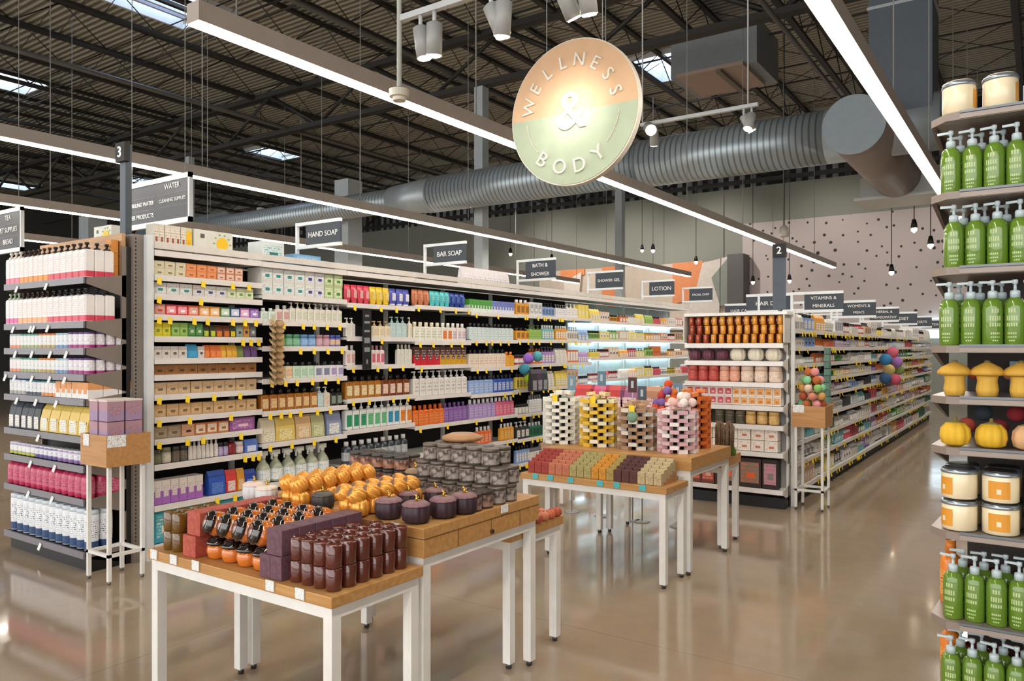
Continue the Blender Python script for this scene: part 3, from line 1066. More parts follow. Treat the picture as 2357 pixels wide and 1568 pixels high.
G1B = {
    0: dict(zs=[2.19, 2.015, 1.88, 1.735, 1.58, 1.423, 1.305, 1.165, 1.005, .85, .67, .38, .107],
            tags=[[], [.02, .42, .7, .86], [.03, .4], [.01, .13, .34, .46, .7, .82, .93], [.8, .88, .97], [], [], [.02, .28, .52, .77], [.02, .3, .68], [.04, .28, .42, .78], [.82, .9, .97], [.55, .72, .9], []],
            st=[
                [('box', 'cream tall carton', 6, .28, .19, '#ddd6c6', '#e6dfd0', '#a0503a'), ('box', 'narrow carton with yellow end', 1, .06, .19, '#d8cfa0', '#f0c020', '#e8b010'), (None, .02), ('SUN',), (None, .22)],
                [('stack', 'cream soap box', 3, .28, .052, '#d9cfae', '#e2d9bd', '#8a7a4a', .15, 2), ('stack', 'orange patterned soap box', 3, .29, .052, '#e08a4a', '#e8a070', '#c05a2a', .15, 2), ('stack', 'peach soap box', 3, .26, .052, '#c88a68', '#ecd0c0', '#b07050', .15, 2), (None, .1)],
                [('box', 'white carton with teal mark', 3, .34, .085, '#dcd6d0', '#e9e5e0', '#3a8a8a'), ('box', 'white carton with navy mark', 3, .33, .085, '#dcd6d0', '#e9e5e0', '#3a4a7a'), ('box', 'lime and white carton', 3, .27, .085, '#d9dcb0', '#eef0d8', '#6a9a3a')],
                [('box', 'dusty pink tea box', 1, .1, .075, '#c88a7a', '#dca898', '#c05040'), ('box', 'red tea box', 2, .2, .075, '#d83a48', '#f09098', '#ffffff'), ('box', 'coral tea box', 1, .1, .075, '#ec6a50', '#f4a890', '#ffffff'), ('box', 'orange tea box', 2, .2, .075, '#eba040', '#f4c890', '#ffffff'), ('box', 'green tea box', 1, .1, .075, '#4a8a5a', '#c8dcc0', '#ffffff'), ('box', 'navy tea box', 1, .1, .075, '#2a4a7a', '#c8d0e8', '#ffffff'), ('box', 'pink tea box', 1, .1, .075, '#c070b0', '#e8b8dc', '#ffffff'), ('box', 'purple tea box', 1, .1, .075, '#8a5ab0', '#a878c8', '#ffffff')],
                [('box', 'yellow carton', 2, .15, .1, '#d8c820', '#e6d840', '#8a9a20'), ('box', 'light green carton', 2, .15, .1, '#8ab04a', '#a8c870', '#4a7a2a'), ('box', 'dark green carton', 2, .14, .1, '#3a7a38', '#4a8a48', '#c8e0b0'), ('pouch', 'lime and black pouch', 2, .12, .09, '#3a3a1a', '#c8d838', '#222222', .05), ('pouch', 'orange and black pouch', 2, .14, .09, '#6a3418', '#ea8438', '#222222', .05), ('pouch', 'yellow and black pouch', 1, .06, .09, '#3a3a1a', '#ecd820', '#222222', .05), ('box', 'grey-green carton', 1, .07, .09, '#8a9a90', '#a8b4a8', '#333333'), ('box', 'amber carton', 1, .07, .1, '#c08a38', '#d09a48', '#333333'), ('box', 'charcoal carton', 1, .07, .1, '#5a5a60', '#6a6a70', '#cccccc')],
                [('box', 'white carton with brown dot', 4, .29, .085, '#ddd4cc', '#ddd4cc', '#6a5a4a'), ('pouch', 'bright blue pouch', 1, .1, .1, '#3a9ac8', '#4aaad8', '#1a4a7a', .05), ('box', 'white small carton', 1, .06, .085, '#dcd2cc', '#e8e0da', '#444444'), ('pouch', 'orange pouch', 3, .16, .095, '#ec7838', '#f09050', '#7a2a10', .05), ('pouch', 'golden yellow pouch', 3, .16, .095, '#e8ac30', '#f0c050', '#8a5a10', .05), ('pouch', 'olive pouch', 1, .07, .09, '#7a8a4a', '#8a9a5a', '#333333', .05), ('pouch', 'purple pouch', 2, .14, .09, '#6a4a80', '#7a5a90', '#333333', .05)],
                [('box', 'low brown box', 10, .97, .07, '#a8764a', '#9a6838', '#5a3a1a')],
                [('box', 'kraft carton', 9, .97, .085, '#cfae84', '#dabb94', '#7a6a50')],
                [('box', 'light tan carton', 9, .97, .085, '#d2ab7a', '#dcb98c', '#8a6a40')],
                [('box', 'taupe carton', 2, .24, .085, '#a08c74', '#b4a088', '#6a5a4a'), ('box', 'peach carton with dark print', 1, .12, .085, '#d8a47c', '#e0b090', '#5a2a2a'), ('box', 'ornate cream and rust carton', 3, .33, .085, '#c8784a', '#efe4cc', '#b06a3a'), ('box', 'wide purple box with pink dots', 1, .27, .1, '#9a5a9a', '#a468a6', '#f4c8e0')],
                [('jar', 'olive small jar', 1, .08, .1, '#6a6a50', '#7a7a60', '#55554a'), ('jar', 'cream marbled jar', 1, .09, .11, '#c8c4ac', '#dcd8c4', '#8a8a70'), ('jar', 'dark grey jar', 2, .14, .11, '#6a665a', '#7a6a5a', '#3a3a38'), ('bottle', 'white bottle with black text', 7, .28, .13, '#e2dad2', '#e8e0d8', '#e9e2da'), ('jar', 'lilac jar with black lid', 2, .1, .1, '#b0a0c8', '#c0b0d8', '#1c1c24'), ('bottle', 'dark red bottle', 1, .08, .11, '#8a1820', '#9a2028', '#3a1012'), ('jar', 'pink and white jar', 1, .08, .09, '#e8b0a8', '#f0dcd8', '#f0e8e4'), ('pouch', 'blue and white pouch', 1, .14, .1, '#5a7ac8', '#dfe4f4', '#3a5aa8', .05)],
                [('band_box', 'purple and white carton', 6, .44, .17, '#a468b8', '#ded4cc', '#6a3a8a'), (None, .05), ('pouch', 'deep blue pouch', 1, .17, .18, '#2c55b0', '#5a80d0', '#1a2a6a', .07), ('pouch', 'red and white pouch', 1, .11, .17, '#d8403a', '#eedad2', '#a03028', .06), ('pouch', 'amber pouch', 1, .08, .17, '#dc9a30', '#eccaa0', '#8a5a20', .06), ('pouch', 'royal blue pouch', 1, .12, .15, '#2040a0', '#7a9ae0', '#1a2a6a', .06)],
                [('box', 'teal carton with cream flowers', 5, .97, .23, '#3aa0b4', '#5ab4c4', '#f0e8c8')],
            ]),
    1: dict(zs=[2.19, 1.93, 1.72, 1.51, 1.245, .985, .727, .4, .107],
            tags=[[], [], [.23, .45, .58, .74, .9], [.42, .58, .75, .93], [.1, .25, .38, .56, .72, .88], [.08, .2, .3, .42, .62, .78], [.08, .32, .58, .85], [], []],
            st=[
                [('box', 'white carton with pale teal print', 1, .26, .17, '#dfe6e4', '#cfe4e2', '#3a7a7a'), (None, .1), ('box', 'sky blue flat box', 1, .34, .1, '#7ab0dc', '#8abce4', '#dfe8f0')],
                [('stack', 'white tissue multipack with teal print', 4, .5, .11, '#dcdcd6', '#eaeae6', '#2a8a90', .18, 2), ('stack', 'white tissue multipack with navy print', 2, .24, .11, '#dcdcd6', '#eaeae6', '#3a3a90', .18, 2), ('stack', 'green and white tissue multipack', 2, .24, .11, '#b8c890', '#dfe8c0', '#4a8a2a', .18, 2)],
                [('rect', 'pale mint bottle', 2, .16, .1, '#dfe8dc', '#cfe0d0', '#e8ece4'), ('rect', 'small white bottle with rose print', 2, .16, .13, '#e2dcd2', '#d8a8a0', '#e4dcd2'), ('rpump', 'white pump bottle with leaf print', 9, .66, .16, '#e4ddd0', '#d8dcc4', '#e8e2d8')],
                [(None, .2), ('jar', 'lime jar', 1, .08, .1, '#b8c848', '#a8bc50', '#c8d060'), ('jar', 'sea green jar', 2, .18, .1, '#6ab088', '#8ac4a0', '#5aa078'), ('jar', 'sky blue jar', 2, .2, .1, '#7aa8dc', '#9abce8', '#6a98cc'), ('jar', 'dusty pink jar', 2, .17, .1, '#c898a4', '#d4acb4', '#b88894'), ('jar', 'purple and yellow jar', 2, .14, .1, '#8a78b8', '#e0c0a0', '#4a5ab8')],
                [(None, .18), ('rect', 'black-capped jar with peach label', 2, .18, .13, '#ecd8b4', '#f0c8a0', '#141414'), ('rect', 'black-capped jar with mint label', 3, .26, .13, '#cfe4c8', '#b8dcc0', '#141414'), ('rect', 'black-capped jar with grey label', 2, .2, .13, '#e4e4e8', '#8a90a8', '#141414'), ('rect', 'black-capped jar with lilac label', 2, .18, .13, '#e8e2ea', '#b0a0c8', '#141414')],
                [('rect', 'amber bottle with cream label', 7, .66, .17, '#a8661c', '#ecc890', '#1a1410'), ('rpump', 'pale blue pump bottle', 1, .08, .17, '#b8d0d4', '#d0e0e0', '#e0e4e0'), ('rpump', 'cream pump bottle', 1, .08, .17, '#ded2c0', '#e8d0b8', '#e8e0d4'), ('rect', 'black bottle with striped label', 2, .16, .15, '#16181a', '#8a9a8a', '#101010')],
                [('pouch', 'beige refill pouch with bottle picture', 1, .16, .2, '#dcd0b4', '#ece4cc', '#6a5a3a', .07), ('pouch', 'gold refill pouch with bottle picture', 1, .23, .2, '#e0c468', '#f0e0a0', '#8a6a2a', .07), ('pouch', 'ochre refill pouch with bottle picture', 1, .19, .2, '#d8b484', '#f0dcb8', '#8a5a2a', .07), ('pouch', 'olive refill pouch with bottle picture', 1, .17, .2, '#b8b888', '#dcdcb0', '#5a6a2a', .07), (None, .02), ('pouch', 'navy and white refill pouch', 1, .2, .2, '#8a94b4', '#ecece4', '#2a3a7a', .07)],
                [('spray', 'pale green spray bottle', 6, .84, .26, '#d4d8bc', '#eef0ee', '#3a9a9a')],
                [('box', 'large white carton', 4, .96, .2, '#d8d8d4', '#b8d0d8', '#5a8a9a')],
            ]),
    2: dict(zs=[2.19, 1.904, 1.6, 1.339, 1.036, .753, .44, .107],
            tags=[[], [.1, .47, .7], [.28, .48], [.08, .42, .6, .8], [.08, .3, .65, .88], [], [.1, .5], []],
            st=[
                [('box', 'flat white pack lying down', 2, .8, .025, '#d8d2ca', '#e0dad2', '#888888', .2)],
                [('tube', 'red tube', 4, .36, .17, '#dc4458', '#ecb0b0', '#c83a50'), ('tube', 'yellow tube', 3, .3, .17, '#eac438', '#f0d880', '#dcb420'), ('tube', 'blue and white tube', 3, .32, .17, '#5058b0', '#e8e8f4', '#dcd8dc')],
                [('rpump', 'white pump bottle', 2, .14, .17, '#e4dfd4', '#ece8de', '#e8e4da'), (None, .16), ('rpump', 'cream soap pump bottle', 4, .36, .15, '#e6d8bc', '#e0d0ac', '#c8a870'), ('rpump', 'pale aqua pump bottle', 3, .26, .2, '#b4cccc', '#c8dcd8', '#a8c4c4'), (None, .02), ('rpump', 'tall cream pump bottle', 1, .06, .2, '#e6dcc4', '#e8e0c8', '#ece4d0')],
                [('rect', 'white bottle with pink top', 2, .14, .18, '#ece4e0', '#e8b8b0', '#e0d8d0'), (None, .16), ('rect', 'white bottle with rose label', 4, .26, .18, '#ece0dc', '#dc6a7a', '#c89088'), (None, .2), ('rect', 'plain ivory bottle', 4, .24, .19, '#d8d8c8', '#e0e0d2', '#c8c8b8')],
                [('rect', 'amber bottle with ivory label', 5, .52, .2, '#b0701c', '#f0dca8', '#141210'), ('rect', 'dark amber bottle with pink label', 4, .44, .2, '#7a3a14', '#f0d0b8', '#141210')],
                [('rpump', 'white pump bottle with green label', 3, .3, .25, '#e4e8e4', '#2a9a6a', '#eef0ee'), ('rpump', 'white pump bottle with light green label', 3, .3, .25, '#e4e8e4', '#6ac48a', '#eef0ee'), ('rpump', 'white pump bottle with blue label', 2, .2, .25, '#e4e8e8', '#3a9ac0', '#eef0ee'), ('rpump', 'white pump bottle with orange label', 2, .2, .25, '#ece4dc', '#ea8a30', '#eef0ee')],
                [('bottle', 'dark bottle with white cap', 9, .95, .2, '#3a4048', '#b8bcc0', '#f0f0ee')],
                [('box', 'large grey carton', 4, .96, .22, '#b8b4b0', '#cac6c0', '#5a5a5a')],
            ]),
    3: dict(zs=[2.19, 1.928, 1.568, 1.32, 1.01, .712, .43, .107],
            tags=[[], [.05, .42, .7, .95], [.08, .3, .62, .82], [.1], [], [.08, .55], [.3], []],
            st=[
                [('box', 'flat tan pack lying down', 1, .7, .025, '#c8a888', '#d0b090', '#888888', .2)],
                [('tube', 'copper brown tube', 3, .3, .16, '#c87850', '#d89070', '#b06840'), ('tube', 'cyan tube', 4, .36, .16, '#58c8cc', '#80d8d8', '#40b0b8'), ('tube', 'navy tube', 3, .3, .16, '#24449a', '#4a68b8', '#1c3484')],
                [('rect', 'ivory bottle with green print', 5, .5, .19, '#ebe5d8', '#e0e4d0', '#e8dcc0'), ('rect', 'ivory bottle with orange print', 2, .19, .19, '#ebe5d8', '#ea8040', '#ece8dc'), ('rect', 'ivory bottle with plum print', 3, .27, .19, '#ebe5dc', '#d8c4cc', '#ece8e0')],
                [('band_box', 'red bottle with brown top', 4, .46, .19, '#c8182c', '#5a3a34', '#f0e8e0'), ('band_box', 'gold bottle with brown top', 5, .5, .19, '#d09c20', '#5a3a34', '#f0e8e0')],
                [('rpump', 'white pump bottle with plain label', 9, .98, .25, '#e6e2dc', '#e2ded8', '#eeeae6')],
                [('rect', 'orange bottle', 6, .54, .2, '#e87428', '#ee8a48', '#d8601c'), ('rect', 'purple bottle', 5, .43, .2, '#8860a8', '#a07cbc', '#745090')],
                [(None, .45), ('rect', 'pale blue low bottle', 2, .16, .1, '#a8ccd0', '#b8d8dc', '#a0b8bc'), ('rect', 'coral low bottle', 3, .22, .12, '#e08060', '#eea888', '#c87050')],
                [('box', 'large brown carton', 4, .96, .22, '#98704a', '#a88058', '#5a3a1a')],
            ]),
    4: dict(zs=[2.19, 1.894, 1.589, 1.278, .983, .712, .416, .107],
            tags=[[], [.1, .55], [.1, .3, .42, .6, .78], [.12, .3, .6, .85], [.7, .88], [.1, .62], [.75, .88], []],
            st=[
                [],
                [('band_box', 'green small bottle', 8, .47, .14, '#e2ece4', '#5aa848', '#1c2c3a'), ('band_box', 'lilac blue small bottle', 8, .5, .14, '#e4e4f0', '#7a88cc', '#1c2c3a')],
                [('rect', 'pale blue bottle with black cap', 11, .96, .18, '#cfdcdc', '#dceae8', '#16181c')],
                [('rect', 'peach white bottle with black cap', 8, .78, .2, '#eadccc', '#f0d8c4', '#16181c'), ('rect', 'yellow and orange bottle', 2, .2, .17, '#e8a020', '#f0b840', '#d8801c')],
                [('rect', 'light blue bottle', 5, .5, .2, '#98b4e4', '#b4c8ec', '#26283a'), ('rect', 'royal blue bottle', 5, .46, .2, '#3a5cb4', '#b8c4dc', '#26283a')],
                [('rect', 'lilac bottle with white cap', 6, .55, .21, '#b498d0', '#c4b0dc', '#f0f0f0'), ('rect', 'rose bottle with white cap', 5, .42, .21, '#dc6a8c', '#ec94a8', '#f0f0f0')],
                [(None, .15), ('rect', 'orange bottle with white cap', 4, .32, .19, '#e8703a', '#f0a080', '#f0f0f0'), (None, .2), ('rect', 'golden bottle with white cap', 4, .3, .19, '#e8a438', '#f0c070', '#f0f0f0')],
                [('box', 'large charcoal carton', 3, .9, .22, '#3a3634', '#4a4644', '#999999')],
            ]),
}
SUNM = mat('#f2c21a', .5)
LEAFM = mat('#8fae5a', .5)


def sunbox(loc, rz, label, w, h, d=.2):
    t = thing('carton', label, 'box', loc, rz)
    MB().box(-w / 2, -d / 2, 0, w / 2, d / 2, h).build('body', mat('#dcdcd0', .5), t)
    b = MB()
    Mx = Matrix.Translation((w * .22, -d / 2 - .002, h * .52)) @ Matrix.Rotation(PI / 2, 4, 'X')
    b.lathe([(h * .26, 0), (h * .26, .002)], 20, 0, Mx, smooth=False)
    b.build('sun_print', SUNM, t)
    b = MB()
    for i in range(10):
        a = 2 * PI * i / 10
        x, z = w * .22 + h * .37 * math.cos(a), h * .52 + h * .37 * math.sin(a)
        if abs(z - h / 2) < h * .46:
            b.box(x - .008, -d / 2 - .002, z - .006, x + .008, -d / 2, z + .006)
    b.build('leaf_print', LEAFM, t)
    MB().box(-w * .34, -d / 2 - .002, h * .68, -w * .24, -d / 2, h * .84).box(-w * .36, -d / 2 - .002, h * .2, -w * .02, -d / 2, h * .26).build('dark_print', mat('#5a5a55', .5), t)


for k, D in G1B.items():
    bay('shelving_bay', f'{ORD[k+1]} white bay of the long toiletries shelving, counted from the left', G1, k * BW, BW, .42, D['zs'], 2.15, tags=D['tags'], group='bays of the long shelving',
        depths=[.0 if (i or k < 9) else 0 for i in range(len(D['zs']))], backm=mat('#77746f', .5) if False else DARKBACK)
    for i, sp_ in enumerate(D['st']):
        sp2 = []
        for s_ in sp_:
            if s_[0] == 'SUN':
                q = G1.pt(k * BW + .53 * BW, .12, D['zs'][0])
                sunbox(q, PI / 2, 'big pale carton printed with a yellow sun, on top of first bay', .36 * BW, .19)
                sp2.append((None, .36))
            else:
                sp2.append(s_)
        stock(G1, k * BW + .01, BW - .02, D['zs'][i], sp2, pl(i, k), near=(k < 3))
t = thing('rear_shelving', 'far side of the long shelving, only its top canopy showing', 'shelving', (0, 0, 0))
MB().box(-6.45, 3.0, 0, -5.62, 9.5, 2.2).build('carcass', mat('#b5b0a8', .5), t)
MB().box(-6.5, 3.0, 2.2, -5.62, 3.9, 2.29).build('canopy', mat('#cfc9c0', .5), t)
sunbox((-6.12, 3.25, 2.29), 0, 'white carton with yellow sun on top behind the left endcap', .26, .17, .12)

# later bays of the long shelving: procedurally assorted, then blue-lit bays
PAL = ['#e8e2d8', '#dcd6cc', '#e8a030', '#5aa848', '#2a7a5a', '#7ab8c0', '#d85a6a', '#b088c8', '#f0c8a8', '#c03a48', '#e8e8ec', '#f0d860', '#88a8d8', '#e07838', '#d8b090', '#3a3a40', '#9ac060', '#f4f0ea']
PNM = {'#e8e2d8': 'cream', '#dcd6cc': 'stone', '#e8a030': 'amber', '#5aa848': 'green', '#2a7a5a': 'dark green', '#7ab8c0': 'teal', '#d85a6a': 'rose', '#b088c8': 'lilac', '#f0c8a8': 'peach', '#c03a48': 'crimson', '#e8e8ec': 'white', '#f0d860': 'yellow', '#88a8d8': 'blue', '#e07838': 'orange', '#d8b090': 'tan', '#3a3a40': 'black', '#9ac060': 'lime', '#f4f0ea': 'ivory'}
KN = {'rect': 'bottle', 'box': 'carton', 'jar': 'jar', 'pouch': 'pouch', 'rpump': 'pump bottle', 'tube': 'tube', 'bottle': 'round bottle'}


def rnd_specs(rng, hmax, pal, groups, per, kinds=('rect', 'box', 'jar', 'pouch', 'rpump', 'box', 'rect')):
    out = []
    fr = 0
    for g in range(groups):
        k = rng.choice(kinds)
        c = rng.choice(pal)
        n = rng.choice(per)
        c2 = rng.choice(['#f2eee6', '#e8e4dc', c, dk(c, .7)])
        h = hmax * rng.uniform(.62, .95) * (.75 if k == 'jar' else 1)
        c3 = rng.choice(['#1c1c1e', '#f0f0ee', dk(c, .6)])
        out.append((k, f'{PNM[c]} {KN[k]}', n, .97 / groups, h, c, c2, c3, .07 if k == 'pouch' else None))
    return out


rng = random.Random(21)
for k in range(5, 11):
    lit = k >= 7
    zs = [2.19, 1.9, 1.6, 1.3, 1.0, .7, .4, .107] if not lit else [2.19, 1.88, 1.62, 1.36, 1.05, .75, .45, .12]
    tags = [[]] + [[rng.random() for _ in range(6)] if k < 7 else [] for _ in zs[1:]]
    t = bay('shelving_bay', f'{ORD[k+1]} bay of the long shelving, ' + ('glowing pale blue inside' if lit else 'dense with yellow tags'), G1, k * BW, BW, .42, zs, 2.15, tags=tags, group='bays of the long shelving',
            backm=mat('#e2eff0', .5) if lit else DARKBACK, shelfm=mat('#dff2f6', .4) if lit else WHITE)
    for i, z in enumerate(zs):
        if lit and i < 7 and i > 0:
            MB().box(.05, .36, z - .045, BW - .05, .39, z - .032).build('shelf_lamp', mat('#e2f4fb', .5, emit=3.4), t)
            MB().box(.05, .03, z - .045, BW - .05, .045, z - .034).build('shelf_lamp', mat('#e4f6ff', .5, emit=2), t)
        if i == 0:
            sp_ = []
        elif lit:
            sp_ = rnd_specs(rng, min(.17, .9 * (zs[i - 1] - z - .05)), ['#e07838', '#f0c8a8', '#e8a030', '#9ac060', '#d85a6a', '#f4f0ea', '#d8b090', '#f0d860'], 3, (3, 4))
        else:
            sp_ = rnd_specs(rng, .22, PAL, 3, (3, 4, 5))
        stock(G1, k * BW + .01, BW - .02, z, sp_, pl(i, k), near=False)
tag(MB().box(-.004, 0, 0, .012, 9.15 + .914, .05).build('top_rail', mat('#ded8d0', .4), None, (-5.158, 3.05, 2.2)), 'long pale rail along the top edge of the long shelving', 'rail')
# white bags standing on the top, fourth and fifth bay
for i in range(9):
    y = 6.75 + i * .1
    put('pouch', .1, .2, .08, '#e8e2e4', '#efe9ee', '#7a5a9a', (-5.3, y, 2.2), PI / 2, f'{ORD[i+1]} white upright bag from left on top of the fifth bay', 'white bags on top of the long shelving', False)

# hanging clip strips
def clipstrip(name, label, loc, n, dz, fn):
    t = thing(name, label, 'clip strip', loc)
    MB().box(-.003, -.012, -n * dz, .0, .012, .04).build('strip', mat('#c9bd9a', .5), t)
    for i in range(n):
        fn(t, i, -i * dz - dz * .5)


def leafpack(t, i, z):
    for q_ in (-1, 1):
        MB().lathe([(.004, -.006), (.04, -.003), (.042, .003), (.004, .008)], 12, 0, Matrix.Translation((.035, q_ * .034, z)) @ Matrix.Rotation(.75, 4, 'Y') @ Matrix.Rotation(q_ * .35, 4, 'X'), sy=.85).build('hanging_pack', mat('#c8ac7c' if q_ < 0 else '#a98c5c', .7, kind='mottle', ink='#a8845a', scale=2), t)


clipstrip('hanging_display', 'vertical strip of tan packs hanging in front of the second bay', (-5.1, 4.03, 1.72), 10, .052, leafpack)
dsp = thing('hanging_sign', 'tall black hanging sign with grey print in front of the third bay', 'sign', (-5.1, 5.02, 1.3))
MB().box(-.006, 0, 0, 0, .11, .54).build('board', BLACK, dsp)
MB().box(.0, .02, .16, .001, .09, .2).box(0, .02, .24, .001, .09, .29).box(0, .02, .34, .001, .09, .36).box(0, .02, .42, .001, .09, .44).box(0, .03, .48, .001, .08, .5).box(0, .045, .05, .001, .065, .09).build('print', mat('#8a8f92', .5), dsp)
# bath poufs
for i, (u, v, c, cn) in enumerate(((1218, 826, '#9a6ad0', 'purple'), (1244, 822, '#5aa8b0', 'teal'), (1204, 850, '#3a8aa0', 'blue-teal'), (1214, 872, '#9ab82a', 'lime'), (1232, 870, '#8aa824', 'olive lime'))):
    q = at_y(u, v, 7.75)
    put('ball', .13, .13, .13, c, '#ffffff', '#ffffff', (-5.07 + .03 * (i % 2), 7.72 + (u - 1218) * .006, q[2] - .06), 0, f'{cn} bath pouf hanging at the end of the fifth bay', 'bath poufs hanging on the long shelving', True, 'bath_pouf', 'pouf')
for i, (c, cn) in enumerate((('#2e2c30', 'charcoal'), ('#46324e', 'dark plum'), ('#2a3838', 'dark green'))):
    put('pouch', .12, .26, .06, c, '#8a8a90', '#cccccc', (-4.98, 7.68 + i * .12, .98), PI / 2, f'{cn} hanging bag below the lime bath pouf', 'dark hanging bags', True, 'hanging_bag', 'bag')

# ------------------------------------------------------------------ category signs
def blade(x, y, z0, z1, wd, text, label, post_z=2.2, arm=-.12):
    t = thing('category_sign', label, 'sign', (x, y, 0))
    MB().box(arm - .012, -.012, post_z, arm + .012, .012, z1 + .03).build('post', WHITEM, t)
    MB().box(min(arm, 0), -.014, z1, max(wd, arm), .014, z1 + .028).box(min(arm, 0), -.014, z0 - .028, max(wd, arm), .014, z0).build('frame', WHITEM, t)
    p = MB().box(0, -.008, z0, wd, .008, z1).build('panel', SLATE, t)
    b = MB()
    ls = text.split('|')
    for i, l in enumerate(ls):
        s_ = min((z1 - z0) * (.42 if len(ls) == 1 else .3), wd * 1.35 / max(len(l), 1))
        letters(b, l, s_, wd / 2, -.011, z1 - (z1 - z0) * ((i + .5) / len(ls)) - s_ * .35, .002)
    b.build('lettering', mat('#f0f0ee', .5), t)


for i, (y, tx, pos) in enumerate(((4.43, 'HAND SOAP', 'second'), (6.1, 'BAR SOAP', 'fourth'), (7.82, 'BATH &|SHOWER', 'sixth'), (9.6, 'SHOWER GEL', 'eighth'), (11.4, 'LOTION', 'ninth'), (13.1, 'FACIAL CARE', 'last'))):
    blade(-5.17, y, 2.37 if i < 2 else 2.33, 2.54, .42, tx, f'dark sign reading {tx.replace("|"," ")} over the {pos} bay of the long shelving')
for i, (y, tx) in enumerate(((7.9, "VITAMINS &|MINERALS"), (9.65, "WOMEN'S &|MEN'S"), (11.4, 'HERBAL &|HOMEOPATHY'), (13.2, 'DIET'), (15.1, 'SPORTS'), (16.9, 'PROTEIN'))):
    blade(-1.93, y, 1.87, 2.02, .36, tx, f'dark sign reading {tx.replace("|"," ")} over the right-hand aisle', 1.68)
blade(-2.52, 7.95, 1.88, 2.02, .45, 'HAIR DYE', 'dark sign reading HAIR DYE behind the number 2 post', 1.72, .13)
for i, y in enumerate((9.7, 11.5, 13.4)):
    blade(-3.35, y, 1.9, 2.03, .42, ['HAIR CARE', 'STYLING', 'BRUSHES'][i], f'dark sign reading {["HAIR CARE","STYLING","BRUSHES"][i]} beyond the pumpkin candle endcap', 1.72, .98)


def marker(u, v0, v1, y, num, label, vb):
    q = at_y(u, v1, y)
    z1 = at_y(u, v0, y)[2]
    t = thing('aisle_marker', label, 'sign', (q[0], y, 0))
    zb = at_y(u, vb, y)[2]
    MB().box(-.012, 0, q[2], .012, .055, z1).build('fin', mat('#49545f', .5), t)
    MB().box(-.055, -.03, zb - .0, .065, .012, z1 + .0).build('number_box', mat('#161514', .6), t)
    b = MB()
    h = (z1 - zb)
    letters(b, num, h * .78, .005, -.033, zb + h * .24, .003)
    b.build('numeral', mat('#f2f2f0', .5, emit=.4), t)
    return t


m3 = marker(284, 330, 541, 2.935, '3', 'dark aisle marker post numbered 3 on the left shelving', 374)
m2 = marker(1794, 562, 716, 7.32, '2', 'dark aisle marker post numbered 2 on the pumpkin candle endcap', 592)
MB().box(-.06, -.005, 1.86, .06, .0, 2.38).build('fin_face', mat('#49545f', .5), m2)
MB().box(-.035, -.005, 2.29, .035, .0, 2.83).build('fin_face', mat('#49545f', .5), m3)


def dirboard(u0, u1, vt, vb, y, cols, label):
    x0, _, z1 = at_y(u0, vt, y)
    x1, _, z0 = at_y(u1, vb, y)
    t = thing('directory_sign', label, 'sign', (x0, y, 0))
    wd = x1 - x0
    MB().box(0, -.02, z1 - .05, wd, .02, z1).box(0, -.02, z0, wd, .02, z0 + .05).box(wd - .025, -.02, z0, wd, .02, z1).build('frame', WHITEM, t)
    MB().box(0, -.012, z0 + .05, wd - .025, .012, z1 - .05).build('panel', mat('#4a4c50', .5), t)
    n = len(cols)
    b = MB()
    bb = MB()
    H = z1 - z0 - .1
    for i, c in enumerate(cols):
        for j, l in enumerate(c):
            if l:
                letters(b, l, min(H * .2, wd / n * 1.5 / max(len(l), 4)), wd * (i + .5) / n - .01, -.016, z1 - .05 - H * (j + .6) / 3, .002)
        for j in (1, 2):
            bb.box(wd * i / n + .02, -.014, z1 - .05 - H * j / 3, wd * (i + 1) / n - .03, -.012, z1 - .045 - H * j / 3)
    b.build('lettering', mat('#f2f2f0', .5), t)
    bb.build('divider', mat('#6e7074', .5), t)
    for q in (.1, wd - .1):
        MB().tube((q, 0, z1), (q, 0, 7.5), .004, 5).build('suspension_wire', mat('#9a9a98', .4), t)


dirboard(292, 440, 428, 510, 4.4, [['', 'SPARKLING WATER', 'PAPER PRODUCTS'], ['WATER', 'CLEANING SUPPLIES', '']], 'directory sign listing WATER and CLEANING SUPPLIES beside marker 3')
dirboard(-60, 52, 500, 578, 4.4, [['', '', ''], ['TEA', 'PET SUPPLIES', 'BREAD']], 'directory sign cut by the left frame edge')

# ------------------------------------------------------------------ pumpkin candle endcap (faces the camera)
E2 = Frame(-2.915, 7.25, 0)
E2W = .955
zs2 = [1.540, 1.372, 1.172, .953, .775, .522, .18]
t = bay('endcap_shelving', 'white endcap shelving stocked with candles beside the right-hand aisle', E2, 0, E2W, .21, zs2, 1.8, base=.1, backm=mat('#a8a6a2', .6), railm=mat('#eeeae6', .35), railh=.045, sides=mat('#dcd6ce', .5))
MB().box(-.01, 0.02, 1.805, E2W + .03, .24, 1.835).build('top_panel', WHITE, t)
MB().box(-.012, .0, 1.545, .0, .2, 1.805).build('side_panel', mat('#d8d2ca', .5), t)
MB().box(E2W, .0, 1.545, E2W + .012, .2, 1.805).build('side_panel', mat('#d8d2ca', .5), t)
tag(MB().box(0, 0, 0, .035, .03, 1.86).build('white_post', WHITE, None, (-1.955, 7.49, 0)), 'white corner post right of the candle endcap', 'post')
